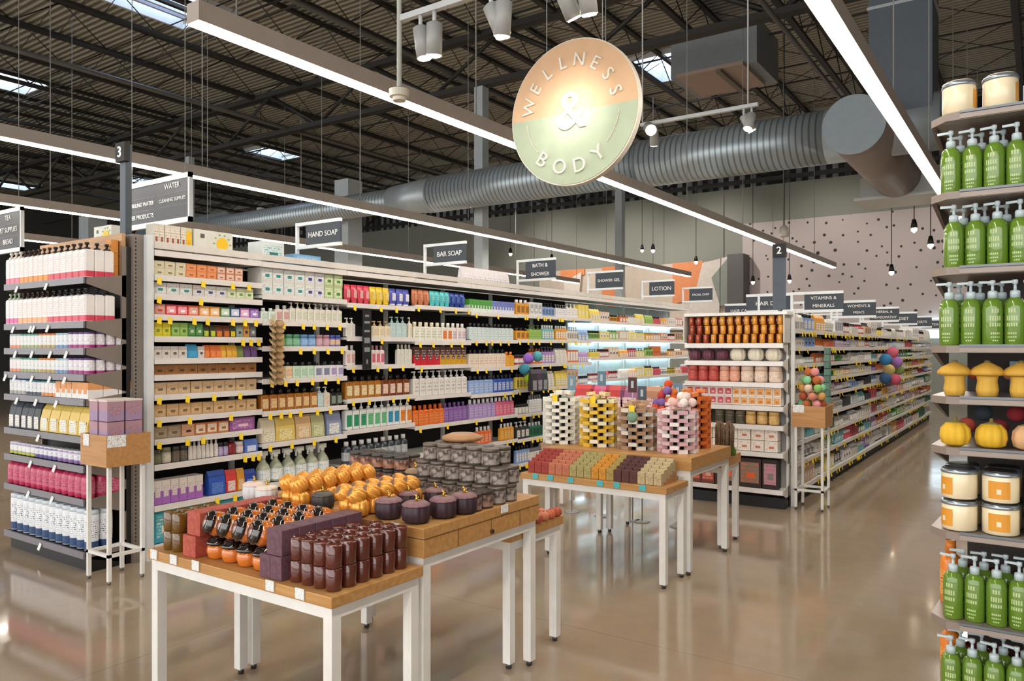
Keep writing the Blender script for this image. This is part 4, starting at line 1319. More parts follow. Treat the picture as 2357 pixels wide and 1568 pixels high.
for L in range(3):
    tier = ['lower', 'middle', 'upper'][L]
    for i in range(12):
        red = i < 2 or (L == 0 and i == 2)
        c = '#a8441f' if red else ('#e0982e' if L else '#d88f28')
        put('glass', .05, .083, .05, c, c, c, E2.pt(.045 + i * .0785 + .012 * (L % 2), .05 + L * .012, 1.543 + L * .087), 0, f'{ORD[i+1]} {"copper red" if red else "amber"} candle glass from left, {tier} tier, candle endcap', 'amber and red candle glasses, front rows', False)
        if i < 11:
            put('glass', .062, .082, .062, '#6a2410', '#7a2c14', '#7a2c14', E2.pt(.084 + i * .0785 + .012 * (L % 2), .125, 1.543 + L * .087), 0, f'{ORD[i+1]} dark red candle glass from left, {tier} tier, rear row, candle endcap', 'rear candle glasses on the candle endcap', False, 'dark_candle_glass')  # dark gaps between the front glasses put into the colour of these
stock(E2, .01, E2W - .02, 1.374, [('pumpkin', 'plum pumpkin candle', 3, .44, .13, '#6a3a4c', '#6a3a4c', '#2a1a1a'), ('pumpkin', 'cream pumpkin candle', 3, .54, .14, '#efe6cf', '#efe6cf', '#4a3a2a')], 'second shelf of candle endcap')
stock(E2, .01, E2W - .02, 1.174, [('jar', 'red jar candle', 3, .34, .15, '#c04a44', '#cc5a50', '#d86a5c'), ('jar', 'salmon jar candle', 2, .22, .15, '#e8a488', '#f0b49a', '#f0b8a0'), ('jar', 'cream jar candle', 3, .42, .15, '#ecd0b8', '#f2dcc8', '#f0d8c4')], 'third shelf of candle endcap')
for L in range(2):
    stock(E2, .01, E2W - .02, .955 + L * .085, [('box', 'white candle box with red label', 6, .49, .083, '#efe8e2', '#c2384a', '#e8b0b0'), ('box', 'white candle box with orange label', 6, .49, .083, '#f0e8de', '#e8a860', '#c07a3a')], ['lower', 'upper'][L] + ' tier, fourth shelf of candle endcap', near=False)
stock(E2, .28, E2W - .32, .777, [('jar', 'grey globe candle', 3, .48, .12, '#6a6050', '#5a5244', '#7a705c'), ('jar', 'golden globe candle', 3, .5, .12, '#e0b468', '#e8c07a', '#e4bc74')], 'fifth shelf of candle endcap')
stock(E2, .0, .28, .777, [('jar', 'brown globe candle', 2, .9, .12, '#5a4c3c', '#5a5244', '#6a5c4c')], 'fifth shelf of candle endcap')
for L in range(2):
    stock(E2, .02, E2W - .04, .524 + L * .105, [('box', 'cream square candle box', 7, .96, .1, '#f2ebe0', '#f6f0e6', '#c87a5a')], ['lower', 'upper'][L] + ' tier, sixth shelf of candle endcap', near=False)
stock(E2, .02, E2W - .04, .182, [('box', 'gift box with red and grey print', 2, .3, .22, '#7a4030', '#c8583a', '#e0b0a0'), ('box', 'dark gift box with autumn print', 2, .5, .27, '#3a2420', '#8a7a6a', '#e86a3a'), ('box', 'dark box with pink print', 1, .16, .27, '#2c2220', '#c88a9a', '#8a8480')], 'bottom shelf of candle endcap', near=False)

# ------------------------------------------------------------------ right-hand aisle shelving, faces +X
G2 = Frame(-1.92, 7.53, PI / 2)
zsA = [1.676, 1.508, 1.344, 1.18, 1.01, .8, .6, .4, .15]
rng = random.Random(5)
PALA = ['#e8e2d8', '#dcd6cc', '#f4f0ea', '#e8e8ec', '#e8e8ec', '#f4f0ea', '#e8e2d8', '#dcd6cc', '#e8a030', '#2a7a5a', '#7ab8c0', '#d85a6a', '#b088c8', '#c03a48', '#88a8d8', '#d8b090', '#3a3a40', '#f0d860', '#e07838', '#5aa848']
for k in range(12):
    tags = [[rng.random() for _ in range(rng.choice((2, 5, 8)))] if rng.random() < .75 else [] for _ in zsA]
    bay('shelving_bay', f'{ORD[k+1]} white bay from the camera along the right-hand aisle', G2, k * BW, BW, .42, zsA, 1.72, base=.09, tags=tags, tagw=.04, group='bays along the right-hand aisle')
    for i, z in enumerate(zsA):
        gap = (zsA[i - 1] - z - .06) if i else .2
        sp_ = rnd_specs(rng, min(gap, .24), PALA, 2 if k < 7 else 1, (3, 4, 5) if k < 3 else (3,) if k < 7 else (3,), ('rect', 'box', 'jar', 'rpump', 'box', 'tube', 'pouch', 'bottle'))
        sp_ = [s_[:4] + (max(s_[4], gap * .55),) + s_[5:] for s_ in sp_]
        stock(G2, k * BW + .01, BW - .02, z, sp_, f'{ORD[i+1]} shelf, {ORD[k+1]} right-aisle bay', near=False, namemap={'box': 'aisle_carton', 'rect': 'flask', 'jar': 'supplement_jar'})


def greenpack(t, i, z):
    MB().box(.0, -.05, z - .034, .05, .05, z + .034).build('hanging_pack', mat('#7fa89a' if i % 2 else '#6f988a', .4), t)


clipstrip('hanging_display', 'vertical strip of grey-green packs hanging in the right-hand aisle', (-1.918, 8.72, 1.5), 8, .075, greenpack)
for i, (u, v, c, cn) in enumerate(((2056, 812, '#d86a80', 'pink'), (2040, 828, '#3a84b8', 'blue'), (2066, 834, '#a878c0', 'lilac'), (2048, 852, '#c8b070', 'sand'), (2070, 852, '#8a9a5a', 'olive'), (2040, 872, '#3a5a80', 'navy'), (2062, 874, '#d05a78', 'raspberry'))):
    r = ray(u, v)
    d = -1.82 / r[0]
    put('ball', .165, .165, .165, c, '#ffffff', '#ffffff', (-1.83, r[1] * d, EYE + r[2] * d - .08), 0, f'{cn} bath pouf hanging in the right-hand aisle', 'bath poufs hanging in the right-hand aisle', False, 'bath_pouf', 'pouf')

# ------------------------------------------------------------------ right endcap of green pump bottles
E3 = Frame(-.235, 2.62, 0)
E3W = 1.1
zs3 = [2.194, 1.962, 1.738, 1.506, 1.354, 1.203, .953, .687, .44, .14]
t = thing('endcap_shelving', 'grey-taupe endcap shelving of green bottles at the right edge', 'shelving', (-.235, 2.62, 0))
MB().box(.03, .36, .1, E3W, .38, 2.19).build('back_panel', mat('#3a332f', .6), t)
MB().box(.03, .08, 0, E3W, .38, .1).build('kick_plate', BLACK, t)
SH3 = mat('#8b7d73', .4)
RL3 = mat('#6b7075', .3, metal=.3)
for z in zs3:
    b = MB()
    pts = [(-.0, .0), (E3W, 0), (E3W, .36), (-.03, .36), (-.045, .06)]
    v = [(x, y, z - .022) for x, y in pts] + [(x, y, z - .0) for x, y in pts]
    b.add(v, [(4, 3, 2, 1, 0), (5, 6, 7, 8, 9)] + [(i, (i + 1) % 5, (i + 1) % 5 + 5, i + 5) for i in range(5)])
    s_ = b.build('shelf', SH3, t)
    MB().box(.035, -.006, z - .004, E3W, .0, z + .003).build('edge_strip', RL3, s_)
    MB().box(.035, -.004, z - .02, E3W, .0, z - .006).build('price_rail', mat('#9b8e84', .4), s_)
    v = [(-.045, .06, z - .02), (-.03, .36, z - .02), (-.03, .36, z - .09), (-.036, .06, z - .024)]
    v += [(x + .006, y, zz) for x, y, zz in v]
    MB().add(v, [(0, 1, 2, 3), (7, 6, 5, 4), (0, 4, 5, 1), (1, 5, 6, 2), (2, 6, 7, 3), (3, 7, 4, 0)]).build('bracket', mat('#5e5148', .5), s_)
for z in (1.738, 1.962, 1.506):
    MB().box(.25, .2, z - .03, E3W, .22, z - .022).build('shelf_lamp', mat('#dfeeff', .5, emit=3), t)


def greenpump(loc, rz, label, group):
    key = 'GP'
    if key not in PC:
        r = .0272
        a = MB().lathe([(r * .92, 0), (r, .004), (r, .108), (r * .93, .122), (r * .72, .134), (r * .42, .140)], 24)
        ps = [('pump_bottle', a.mesh('pump_bottle', mat('#66882a', .16, coat=.6)))]
        b = MB()
        for i, (z, hh, wd) in enumerate(((.095, .012, .5), (.072, .014, .75), (.055, .010, .75), (.032, .006, .6), (.022, .004, .6), (.012, .004, .4))):
            n = 5 if wd > .55 else 3
            for j in range(n):
                a0 = -PI / 2 + (j - (n - 1) / 2) * wd * 2 / n * .75
                dw = wd / n * .5
                v = []
                for ang in (a0 - dw, a0 + dw):
                    for zz in (z, z + hh):
                        v.append((r * 1.012 * math.cos(ang), r * 1.012 * math.sin(ang), zz))
                b.add(v, [(0, 2, 3, 1)])
        ps.append(('label_print', b.mesh('label_print', mat('#b9cc90', .5))))
        b = MB().lathe([(r * .48, .139), (r * .48, .156), (r * .4, .160), (r * .16, .161), (r * .14, .178), (r * .26, .179), (r * .28, .190), (r * .2, .192)], 16)
        b.box(-.036, -.004, .182, 0, .004, .189)
        ps.append(('pump_head', b.mesh('pump_head', mat('#c3d2d6', .25))))
        b = MB().tube((0, 0, .01), (0, 0, .139), .003, 6)
        PC[key] = ps
    ps = PC[key]
    root = bpy.data.objects.new('green_pump_bottle', ps[0][1])
    C.objects.link(root)
    root.location = loc
    root.rotation_euler = (0, 0, rz)
    for n, me in ps[1:]:
        c = bpy.data.objects.new(n, me)
        C.objects.link(c)
        c.parent = root
    tag(root, label, 'bottle', group)


for zi, (z, off, nm) in enumerate(((1.962, .0, 'second shelf'), (1.738, .008, 'third shelf'), (1.506, -.004, 'fourth shelf'), (.687, .006, 'eighth shelf'), (.44, .0, 'ninth shelf'))):
    for i in range(9):
        x = .008 + off + i * .0556
        greenpump(E3.pt(x, .05 + (.004 if i % 2 else 0), z), random.uniform(-.4, .4), f'{ORD[i+1]} green pump bottle from left, {nm} down of right endcap', f'green pump bottles, {nm} of the right endcap')
        if z < 1 or i < 3:
            greenpump(E3.pt(x + .02, .125, z), random.uniform(-.4, .4), f'{ORD[i+1]} green pump bottle from left, rear row, {nm} down of right endcap', f'green pump bottles, {nm} of the right endcap')
# orange canisters behind the lowest green bottles
for z, nm in ((.687, 'eighth'), (.44, 'ninth')):
    put('bottle', .06, .2, .06, '#e8842c', '#eda050', '#e8842c', E3.pt(-.005, .2, z), 0, f'orange bottle behind the green bottles, {nm} shelf down of right endcap', None, True)
    for i in range(7):
        put('glass', .062, .12, .062, '#7a2a1c', '#ffffff', '#ffffff', E3.pt(.06 + i * .065, .22, z), 0, f'{ORD[i+1]} dark red glass from left behind green bottles, {nm} shelf down', 'dark red glasses on the right endcap', False, 'dark_candle_glass')


def candlejar(loc, label, group, r=.0475, h=.082, front=True, tall=False, rz=0, lid='clip'):
    t = thing('jar_candle', label, 'candle', loc, rz, group)
    MB().lathe([(r * .9, 0), (r, .004), (r, h * .84), (r * .97, h * .87)], 24).build('wax_jar', mat('#f0e0bc', .3, coat=.5), t)
    MB().lathe([(r * 1.02, h * .86), (r * 1.05, h * .9), (r * 1.03, h * .95), (r * .98, h)], 24).build('rim', mat('#9aa4ac', .25, metal=.7), t)
    MB().lathe([(r * .9, h), (r * .85, h + .004)], 20).build('lid', mat('#2a2a2c' if not tall else '#c8b8a0', .4), t)
    lb_ = MB()
    for j in range(6):
        a0 = -PI / 2 + (j - 3) * .2
        v = [(r * 1.01 * math.cos(a), r * 1.01 * math.sin(a), z) for a in (a0, a0 + .2) for z in (h * .14, h * .72)]
        lb_.add(v, [(0, 2, 3, 1)])
    lb_.build('label', mat('#dd962c', .5), t)
    pr = MB()
    for z, q in ((.3, .12),):
        v = [(r * 1.02 * math.cos(a), r * 1.02 * math.sin(a), zz) for a in (-PI / 2 - q, -PI / 2 + q) for zz in (h * z, h * (z + .16))]
        pr.add(v, [(0, 2, 3, 1)])
    pr.build('label_print', mat('#f0dcb8', .5), t)


for i, x in enumerate((.03, .135)):
    candlejar(E3.pt(x, .05, 2.196), f'{["left","right"][i]} cream jar candle on the top shelf of the right endcap', 'jar candles on the top shelf', .045, .095, rz=1.6, tall=True)
tr_ = tag(MB().box(0, 0, 0, .24, .12, .06).build('slotted_tray', mat('#b8c0c6', .4), None, E3.pt(.19, .05, 2.196)), 'pale grey slotted tray on the top shelf of the right endcap', 'tray')
for i in range(5):
    MB().box(.02 + i * .036, -.002, .018, .036 + i * .036, 0, .042).build('slot', BLACK, tr_)
for L in range(2):
    for i in range(5):
        for rr in range(2):
            candlejar(E3.pt(.03 + i * .105 + rr * .004, .056 + rr * .1, .955 + L * .094), f'{ORD[i+1]} {["lower","upper"][L]} {["front","rear"][rr]} cream jar candle from left, seventh shelf of right endcap', 'stacked jar candles on the right endcap', .0475, .088, rz=[-.9, -.05, .1, .0, .2][i])


def gourd(loc, label, group, col, r, h, rz=0):
    t = thing('pumpkin_ornament', label, 'pumpkin', loc, rz, group)
    MB().lathe([(r * .5, 0), (r * .88, h * .1), (r, h * .38), (r * .93, h * .66), (r * .6, h * .88), (r * .25, h * .9)], 44, rib=(9, .14)).build('body', mat(col, .7), t)
    MB().lathe([(r * .55, h * .885), (r * .3, h * .94), (r * .12, h * .97), (r * .1, h * 1.1)], 12).build('stem_cap', mat('#8a7a3a', .8), t)


def mushroom(loc, label, group, rz=0):
    t = thing('mushroom_ornament', label, 'ornament', loc, rz, group)
    MB().lathe([(.026, 0), (.03, .02), (.026, .045), (.03, .062)], 30, rib=(12, .08)).build('stalk', mat('#d8ab44', .7), t)
    MB().lathe([(.03, .06), (.046, .063), (.047, .072), (.034, .086), (.014, .097), (.006, .1)], 30, rib=(12, .06)).build('mushroom_cap', mat('#cf9f3a', .7), t)
    MB().lathe([(.012, .094), (.006, .106)], 8).build('tip', mat('#7a6a3a', .8), t)


for i in range(6):
    mushroom(E3.pt(.018 + i * .084, .05, 1.356), f'{ORD[i+1]} yellow mushroom ornament from left on the right endcap', 'yellow mushroom ornaments')
    gourd(E3.pt(.02 + i * .092, .055, 1.205), f'{ORD[i+1]} {"peach" if i == 2 else "yellow"} pumpkin ornament from left on the right endcap', 'pumpkin ornaments on the right endcap', '#e0b080' if i == 2 else '#e2b32c', .043, .078, i * .7)
for i in range(7):
    c = ['#b04a3a', '#2a343e', '#7a2026', '#8a2028', '#1e2428', '#7a2026', '#2a343e'][i]
    put('ball', .05, .05, .05, c, '#fff', '#fff', E3.pt(.045 + i * .042, .125 + (i % 2) * .03, 1.205 + .04 * (i % 2) + .03), 0, f'{ORD[i+1]} small {["rust","black","crimson","crimson","black","crimson","black"][i]} ball from left behind yellow pumpkins', 'small balls behind the yellow pumpkins', True, 'small_ball', 'ball')
for i in range(6):
    c = ['#d8cfa8', '#b8382c', '#6a9a58', '#e8a070', '#c84030', '#d8e0c8'][i]
    put('ball', .04, .04, .04, c, '#fff', '#fff', E3.pt(.02 + i * .045, .18, 1.4), 0, f'{ORD[i+1]} small coloured ball from left behind the mushroom ornaments', 'small balls behind the mushroom ornaments', True, 'small_ball', 'ball')
tag(MB().box(0, 0, 0, .3, .02, .1).build('blue_box', mat('#9fb8cc', .5), None, E3.pt(.15, .3, 1.356)), 'pale blue box behind the yellow mushroom ornaments', 'box')

# ------------------------------------------------------------------ display tables
def table(x0, y0, x1, y1, zt, thick, label, leg=.042, aprz=None, wood=WOOD, lip=.012, drawer=False, cards=()):
    t = thing('display_table', label, 'table', (x0, y0, 0), 0)
    w, d = x1 - x0, y1 - y0
    zb = zt - thick
    b = MB().box(-lip, -lip, zb, w + lip, d + lip, zt)
    o = b.build('tabletop', wood, t)
    m = o.modifiers.new('bevel', 'BEVEL')
    m.width = .003
    m.segments = 2
    for a, c in ((0, 0), (w - leg, 0), (0, d - leg), (w - leg, d - leg)):
        l = MB().box(a, c, .025, a + leg, c + leg, zb).build('leg', WHITE, t)
        MB().tube((a + leg / 2, c + leg / 2, 0), (a + leg / 2, c + leg / 2, .03), .014, 10).build('foot', mat('#5d5d5e', .35, metal=.7), l)
    fr = MB()
    fr.box(leg, 0, zb - leg, w - leg, leg, zb - .0005).box(leg, d - leg, zb - leg, w - leg, d, zb - .0005).box(0, leg, zb - leg, leg, d - leg, zb - .0005).box(w - leg, leg, zb - leg, w, d - leg, zb - .0005)
    fr.build('frame', WHITE, t)
    for (px, py, side, m_) in cards:
        if side == 'f':
            MB().box(px, -lip - .006, zt - .032, px + .045, -lip - .002, zt + .006).build('price_card', m_, t)
        else:
            MB().box(w + lip + .002, py, zt - .03, w + lip + .006, py + .05, zt + .004).build('price_card', m_, t)
    return t, w, d


TEAL = mat('#58b8bc', .5)
tA, wA, dA = table(-3.06, 1.80, -1.975, 2.24, .66, .04, 'low front display table with stacked candle jars, nearest the camera', cards=[(.02, 0, 'f', TAGW), (.16, 0, 'f', TAGW), (.31, 0, 'f', TAGW), (.76, 0, 'f', TAGW), (.92, 0, 'f', TAGW)])
tB, wB, dB = table(-3.06, 2.268, -1.975, 3.07, .80, .115, 'raised middle display table with gold pumpkins and a drawer front', cards=[(0, .5, 's', TAGW), (.93, 0, 'f', TAGW)])
b = MB()
b.box(wB + .012, -.01, .757, wB + .0135, dB + .01, .760)
b.box(wB + .012, .2, .69, wB + .0135, .203, .757).box(wB + .012, .65, .69, wB + .0135, .653, .757).box(wB + .012, .43, .69, wB + .013, .432, .757)
b.build('drawer_joint', mat('#6a4522', .6), tB)
MB().lathe([(.008, 0), (.01, .01)], 10, 0, Matrix.Translation((wB + .012, .43, .705)) @ Matrix.Rotation(PI / 2, 4, 'Y')).build('drawer_knob', mat('#3a2a1a', .4), tB)
MB().box(-.0125, -.0135, .757, wB + .0125, -.012, .760).build('drawer_joint', mat('#6a4522', .6), tB)
tC, wC, dC = table(-3.005, 2.945, -2.035, 3.40, .64, .045, 'low rear display table under the gold pumpkin table, with coral pieces')
tD, wD, dD = table(-2.98, 4.47, -1.92, 4.80, .63, .04, 'low second-group display table of coloured soap bars', cards=[(.03 + q, 0, 'f', TEAL) for q in (.06, .18, .34, .56, .68, .86)])
tE, wE, dE = table(-2.98, 4.83, -1.9, 5.58, .775, .085, 'raised second-group display table carrying the checkered soap towers')
tF, wF, dF = table(-2.925, 5.61, -1.955, 5.98, .68, .075, 'rear second-group display table with the bundle of brown stems')

# --- low front table
TZ = .661


def grid(kind, w, h, d, c1, c2, c3, x0, y0, nx, ny, nz, sx, sy, z, desc, group, near=True, rz=0, jitter=.001, name=None, cat=None, skip=None):
    for L in range(nz):
        for j in range(ny):
            for i in range(nx):
                if skip and skip(i, j, L):
                    continue
                lab = []
                if nz > 1:
                    lab.append((['lower', 'upper'] if nz == 2 else ['bottom', 'middle', 'top'])[L])
                lab.append(desc)
                pos = []
                if nx > 1:
                    pos.append(ORD[i + 1] + ' from left')
                if ny > 1:
                    pos.append(ORD[j + 1] + ' row back')
                put(kind, w, h, d, c1, c2, c3, (x0 + i * sx + random.uniform(-jitter, jitter), y0 + j * sy + random.uniform(-jitter, jitter), z + L * (h + .0005)), rz, ' '.join(lab) + ', ' + ', '.join(pos), group, near, name, cat)


grid('glass', .056, .078, .056, '#6b4a18', '#000', '#000', -2.995, 1.845, 2, 4, 2, .062, .062, TZ, 'olive amber candle glass on front table', 'olive amber candle glasses')
REDB, PURB = mat('#a8483c', .55, kind='mottle', ink='#b85a48', scale=3), mat('#5e3f4b', .55, kind='mottle', ink='#6e4c58', scale=3)


def bx(cw, cd, ch, m, loc, label, group, name='candle_box'):
    o = MB().box(-cw / 2, -cd / 2, 0, cw / 2, cd / 2, ch).build(name, m, None, loc)
    md = o.modifiers.new('bevel', 'BEVEL')
    md.width = .002
    md.segments = 1
    tag(o, label, 'box', group)


for j in range(5):
    bx(.085, .078, .085, REDB, (-2.815, 1.85 + j * .08, TZ), f'lower brick-red box, {ORD[j+1]} back, front table', 'brick-red boxes on the front table')
    bx(.085, .078, .095, REDB, (-2.80, 1.86 + j * .08, TZ + .086), f'upper brick-red box, {ORD[j+1]} back, front table', 'brick-red boxes on the front table')
for j in range(5):
    bx(.06, .078, .085, PURB, (-2.335, 1.845 + j * .08, TZ), f'lower left plum box, {ORD[j+1]} back, front table', 'plum boxes on the front table')
    bx(.06, .078, .085, PURB, (-2.274, 1.845 + j * .08, TZ), f'lower right plum box, {ORD[j+1]} back, front table', 'plum boxes on the front table')
    bx(.085, .078, .095, PURB, (-2.29, 1.85 + j * .08, TZ + .086), f'upper plum box, {ORD[j+1]} back, front table', 'plum boxes on the front table')


def cauldron(loc, tilt, label, group):
    """amber-orange glass jar with a glossy black ribbed lid"""
    if 'CJ' not in PC:
        r = .043
        a = MB().lathe([(r * .62, 0), (r * .85, .008), (r, .03), (r * .96, .046), (r * .86, .056)], 28).mesh('cauldron_candle', mat('#d9792a', .12, coat=.8))
        l = MB().lathe([(r * .9, .054), (r * 1.02, .06), (r * 1.02, .067), (r * .8, .074), (r * .72, .083), (r * .4, .09), (.001, .092)], 28, rib=(12, .07), caps=False).mesh('lid', mat('#1c1210', .08, coat=1))
        g = MB().lathe([(r * .5, .0905), (r * .3, .096), (.001, .097)], 16, caps=False).mesh('lid_medallion', mat('#6a4438', .2, coat=.6))
        PC['CJ'] = (a, l, g)
    a, l, g = PC['CJ']
    o = bpy.data.objects.new('cauldron_candle', a)
    C.objects.link(o)
    o.location = loc
    o.rotation_euler = tilt
    for n, me in (('lid', l), ('lid_medallion', g)):
        c = bpy.data.objects.new(n, me)
        C.objects.link(c)
        c.parent = o
    tag(o, label, 'candle', group)


def bigjar(loc, label, group):
    """the round pumpkin jar lying on its side, dark lid facing left front"""
    if 'BJ' not in PC:
        r = .05
        a = MB().lathe([(r * .3, 0), (r * .75, .01), (r * .98, .035), (r, .05), (r * .9, .066), (r * .78, .074)], 36, rib=(12, .08)).mesh('pumpkin_candle', mat('#d2701f', .12, coat=.8))
        l = MB().lathe([(r * .86, .066), (r * .98, .072), (r * .98, .08), (r * .8, .092), (r * .55, .1), (r * .5, .098)], 36, rib=(12, .06)).mesh('lid', mat('#1c1210', .08, coat=1))
        g = MB().lathe([(r * .5, .0995), (r * .3, .103), (.001, .104)], 16, caps=False).mesh('lid_medallion', mat('#8a5a48', .15, coat=.8))
        PC['BJ'] = (a, l, g)
    a, l, g = PC['BJ']
    o = bpy.data.objects.new('pumpkin_candle', a)
    C.objects.link(o)
    o.location = loc
    d = Vector((-.32, -.82, .3)).normalized()
    o.rotation_euler = d.to_track_quat('Z', 'Y').to_euler()
    for n, me in (('lid', l), ('lid_medallion', g)):
        c = bpy.data.objects.new(n, me)
        C.objects.link(c)
        c.parent = o
    tag(o, label, 'candle', group)


for j in range(4):
    for i in range(4):
        x, y = -2.712 + i * .0955, 1.872 + j * .098
        cauldron((x, y, TZ), (0, 0, .2 * i), f'upright orange candle jar with black lid, {ORD[i+1]} from left, {ORD[j+1]} row back', 'upright orange candle jars on the front table')
        bigjar((x + .012, y + .042, TZ + .12), f'tilted black-lidded orange candle, {ORD[i+1]} from left, {ORD[j+1]} row back', 'tilted orange candles on the front table')
grid('glass', .058, .078, .058, '#5e2c22', '#000', '#000', -2.205, 1.85, 4, 6, 2, .062, .066, TZ, 'red-brown candle glass on front table', 'red-brown candle glasses', skip=lambda i, j, L: (i, j) == (0, 5))

# --- raised middle table
TB = .801
GLD = '#f5a846'


def metalpumpkin(loc, label, group, col=GLD, r=.0405, h=.074, tilt=None, hole=False, metal=.3, rough=.24, name='gold_pumpkin', nr=9):
    key = ('MP', col, r, h, hole)
    if key not in PC:
        prof = [(r * .45, 0), (r * .86, h * .12), (r, h * .42), (r * .92, h * .7), (r * .72, h * .9), (r * .54, h * .98), (r * .5, h * .96)]
        a = MB().lathe(prof, 54, rib=(nr, .13)).mesh(name, mat(col, rough, metal=metal))
        g = MB().lathe([(r * .5, h * .975), (r * .3, h * .985), (.001, h * .985)], 18, caps=False).mesh('candle_opening' if hole else 'lid', mat('#7d6450' if hole else dk(col, .9), .5))
        PC[key] = (a, g)
    a, g = PC[key]
    o = bpy.data.objects.new(name, a)
    C.objects.link(o)
    o.location = loc
    if tilt:
        o.rotation_euler = Vector(tilt).normalized().to_track_quat('Z', 'Y').to_euler()
    c = bpy.data.objects.new('candle_opening' if hole else 'lid', g)
    C.objects.link(c)
    c.parent = o
    tag(o, label, 'pumpkin', group)


def on_b(u, v):
    q = at_z(u, v, TB)
    return q[0], q[1]


# group A: two front stacks, four rows deep
ax, ay = on_b(668, 1162)
for j in range(6):
    for i in range(2):
        x, y = ax + i * .083 + j * .0, ay + j * .083 - i * .012
        if y > 3.02:
            continue
        metalpumpkin((x, y, TB), f'lower gold pumpkin of left block, {["left","right"][i]} column, {ORD[j+1]} row back', 'gold pumpkins, left block')
        metalpumpkin((x + .004, y + .012, TB + .066), f'upper gold pumpkin of left block, {["left","right"][i]} column, {ORD[j+1]} row back', 'gold pumpkins, left block', tilt=(-.3, -.5, .9))
bx_, by_ = on_b(802, 1182)
for j in range(5):
    for i in range(2):
        x, y = bx_ + i * .083, by_ + j * .083 - i * .014
        metalpumpkin((x, y, TB), f'lower gold pumpkin of right block, {["left","right"][i]} column, {ORD[j+1]} row back', 'gold pumpkins, right block')
        metalpumpkin((x + .0, y + .02, TB + .066), f'upper gold pumpkin of right block, {["left","right"][i]} column, {ORD[j+1]} row back', 'gold pumpkins, right block', tilt=(-.35, -.8, .55), hole=True)


def lidpumpkin(loc, label, group, col, lidc, r, h, stem='#d8b04a', name='pumpkin_jar', stemm=GOLD, st=.0):
    key = ('LP', col, lidc, r, h)
    if key not in PC:
        a = MB().lathe([(r * .72, 0), (r * .95, h * .1), (r, h * .4), (r * .95, h * .66), (r * .86, h * .72)], 48, rib=(12, .09)).mesh(name, mat(col, .55))
        l = MB().lathe([(r * .99, h * .7), (r * .97, h * .75), (r * .75, h * .84), (r * .3, h * .88), (.001, h * .87)], 48, rib=(12, .1), caps=False).mesh('lid', mat(lidc, .5))
        s_ = MB().tube((0, 0, h * .86), (r * .1, 0, h * 1.04), r * .1, 8).tube((r * .1, 0, h * 1.02), (-r * .12, 0, h * 1.12), r * .07, 8).tube((0, 0, h * .9), (r * .3, r * .1, h * .92), r * .04, 6).mesh('stem', stemm)
        PC[key] = (a, l, s_)
    a, l, s_ = PC[key]
    o = bpy.data.objects.new(name, a)
    C.objects.link(o)
    o.location = loc
    for n, me in (('lid', l), ('stem', s_)):
        c = bpy.data.objects.new(n, me)
        C.objects.link(c)
        c.parent = o
    tag(o, label, 'jar', group)


for i, (u, v, lab) in enumerate(((895, 1192, 'leftmost plum pumpkin jar with gold stem, beside the gold pumpkins'), (958, 1202, 'front plum pumpkin jar with gold stem, nearest the table corner'), (1020, 1190, 'plum pumpkin jar behind and right of the front one'), (1068, 1180, 'rightmost plum pumpkin jar, beside the dark tins'))):
    x, y = on_b(u, v)
    lidpumpkin((x, y, TB), lab, 'plum pumpkin jars', '#3a2630', '#8a6468', .058, .098)
for i, (u, v, lab) in enumerate(((940, 1168, 'plum pumpkin jar in the second row, left'), (1002, 1160, 'plum pumpkin jar in the second row, right'))):
    x, y = on_b(u, v)
    lidpumpkin((x, y, TB), lab, 'plum pumpkin jars', '#3a2630', '#8a6468', .05, .083)
x, y = on_b(743, 1172)
lidpumpkin((x, y, TB), 'charcoal ribbed pumpkin jar between the two gold pumpkin blocks', 'charcoal pumpkin jars', '#35322f', '#5a544c', .05, .088)
x, y = on_b(585, 1150)
lidpumpkin((x, y, TB), 'left white pumpkin jar at the left end of the middle table', 'white pumpkin jars', '#d9d7d5', '#e8d0c4', .052, .096)
x, y = on_b(622, 1157)
lidpumpkin((x, y - .02, TB), 'right white pumpkin jar beside the gold pumpkins', 'white pumpkin jars', '#d9d7d5', '#e8dccc', .05, .094)


# tins: three tiers on the right
def tin(loc, w, h, label, group, c1='#82766d', c2='#a3978f', c3='#4a413b'):
    put('tin', w, h, w, c1, c2, c3, loc, 0, label, group, True)


# the tins stand in a row along the X-direction, on the rear part of the table
for L, (n, x0, y0, nm) in enumerate(((6, -2.455, 2.81, 'bottom'), (6, -2.455, 2.83, 'middle'), (5, -2.43, 2.85, 'top'))):
    for i in range(n):
        for rr in range(2):
            tin((x0 + i * .088, y0 + rr * .088, TB + L * .080), .081, .079, f'{nm} tier dark candle tin, {ORD[i+1]} from left, {["front","rear"][rr]} row', 'dark candle tins on the middle table')
for i in range(2):
    tin((-2.015, 2.635 + i * .081, TB), .078, .076, f'dark candle tin along the right table edge, {ORD[i+1]} from the camera', 'dark candle tins on the right edge', '#5c5048', '#a08070', '#4a3a32')
for L in range(2):
    for i in range(5):
        for rr in range(2):
            tin((-3.01 + i * .080, 2.93 + rr * .085 - .01, TB + L * .074), .075, .073, f'{["lower","upper"][L]} copper-labelled jar, {ORD[i+1]} from left, {["front","rear"][rr]} row, left rear', 'copper-labelled jars on the middle table', '#5a5654', '#b4826a', '#4a3a34')
x, y = -2.56, 2.88
lidpumpkin((x, y, TB + .0), 'black pumpkin jar with gold stem in front of the dark tins', 'charcoal pumpkin jars', '#2c2a28', '#a08468', .055, .115)
for i in range(2):
    put('pumpkin', .035, .07, .035, '#e8dcc8', '#fff', '#caa860', (-2.56 + i * .04, 3.02, TB + .0), 0, f'{["left","right"][i]} small ivory figure behind the black pumpkin jar', None, True, 'small_figurine', 'figurine')
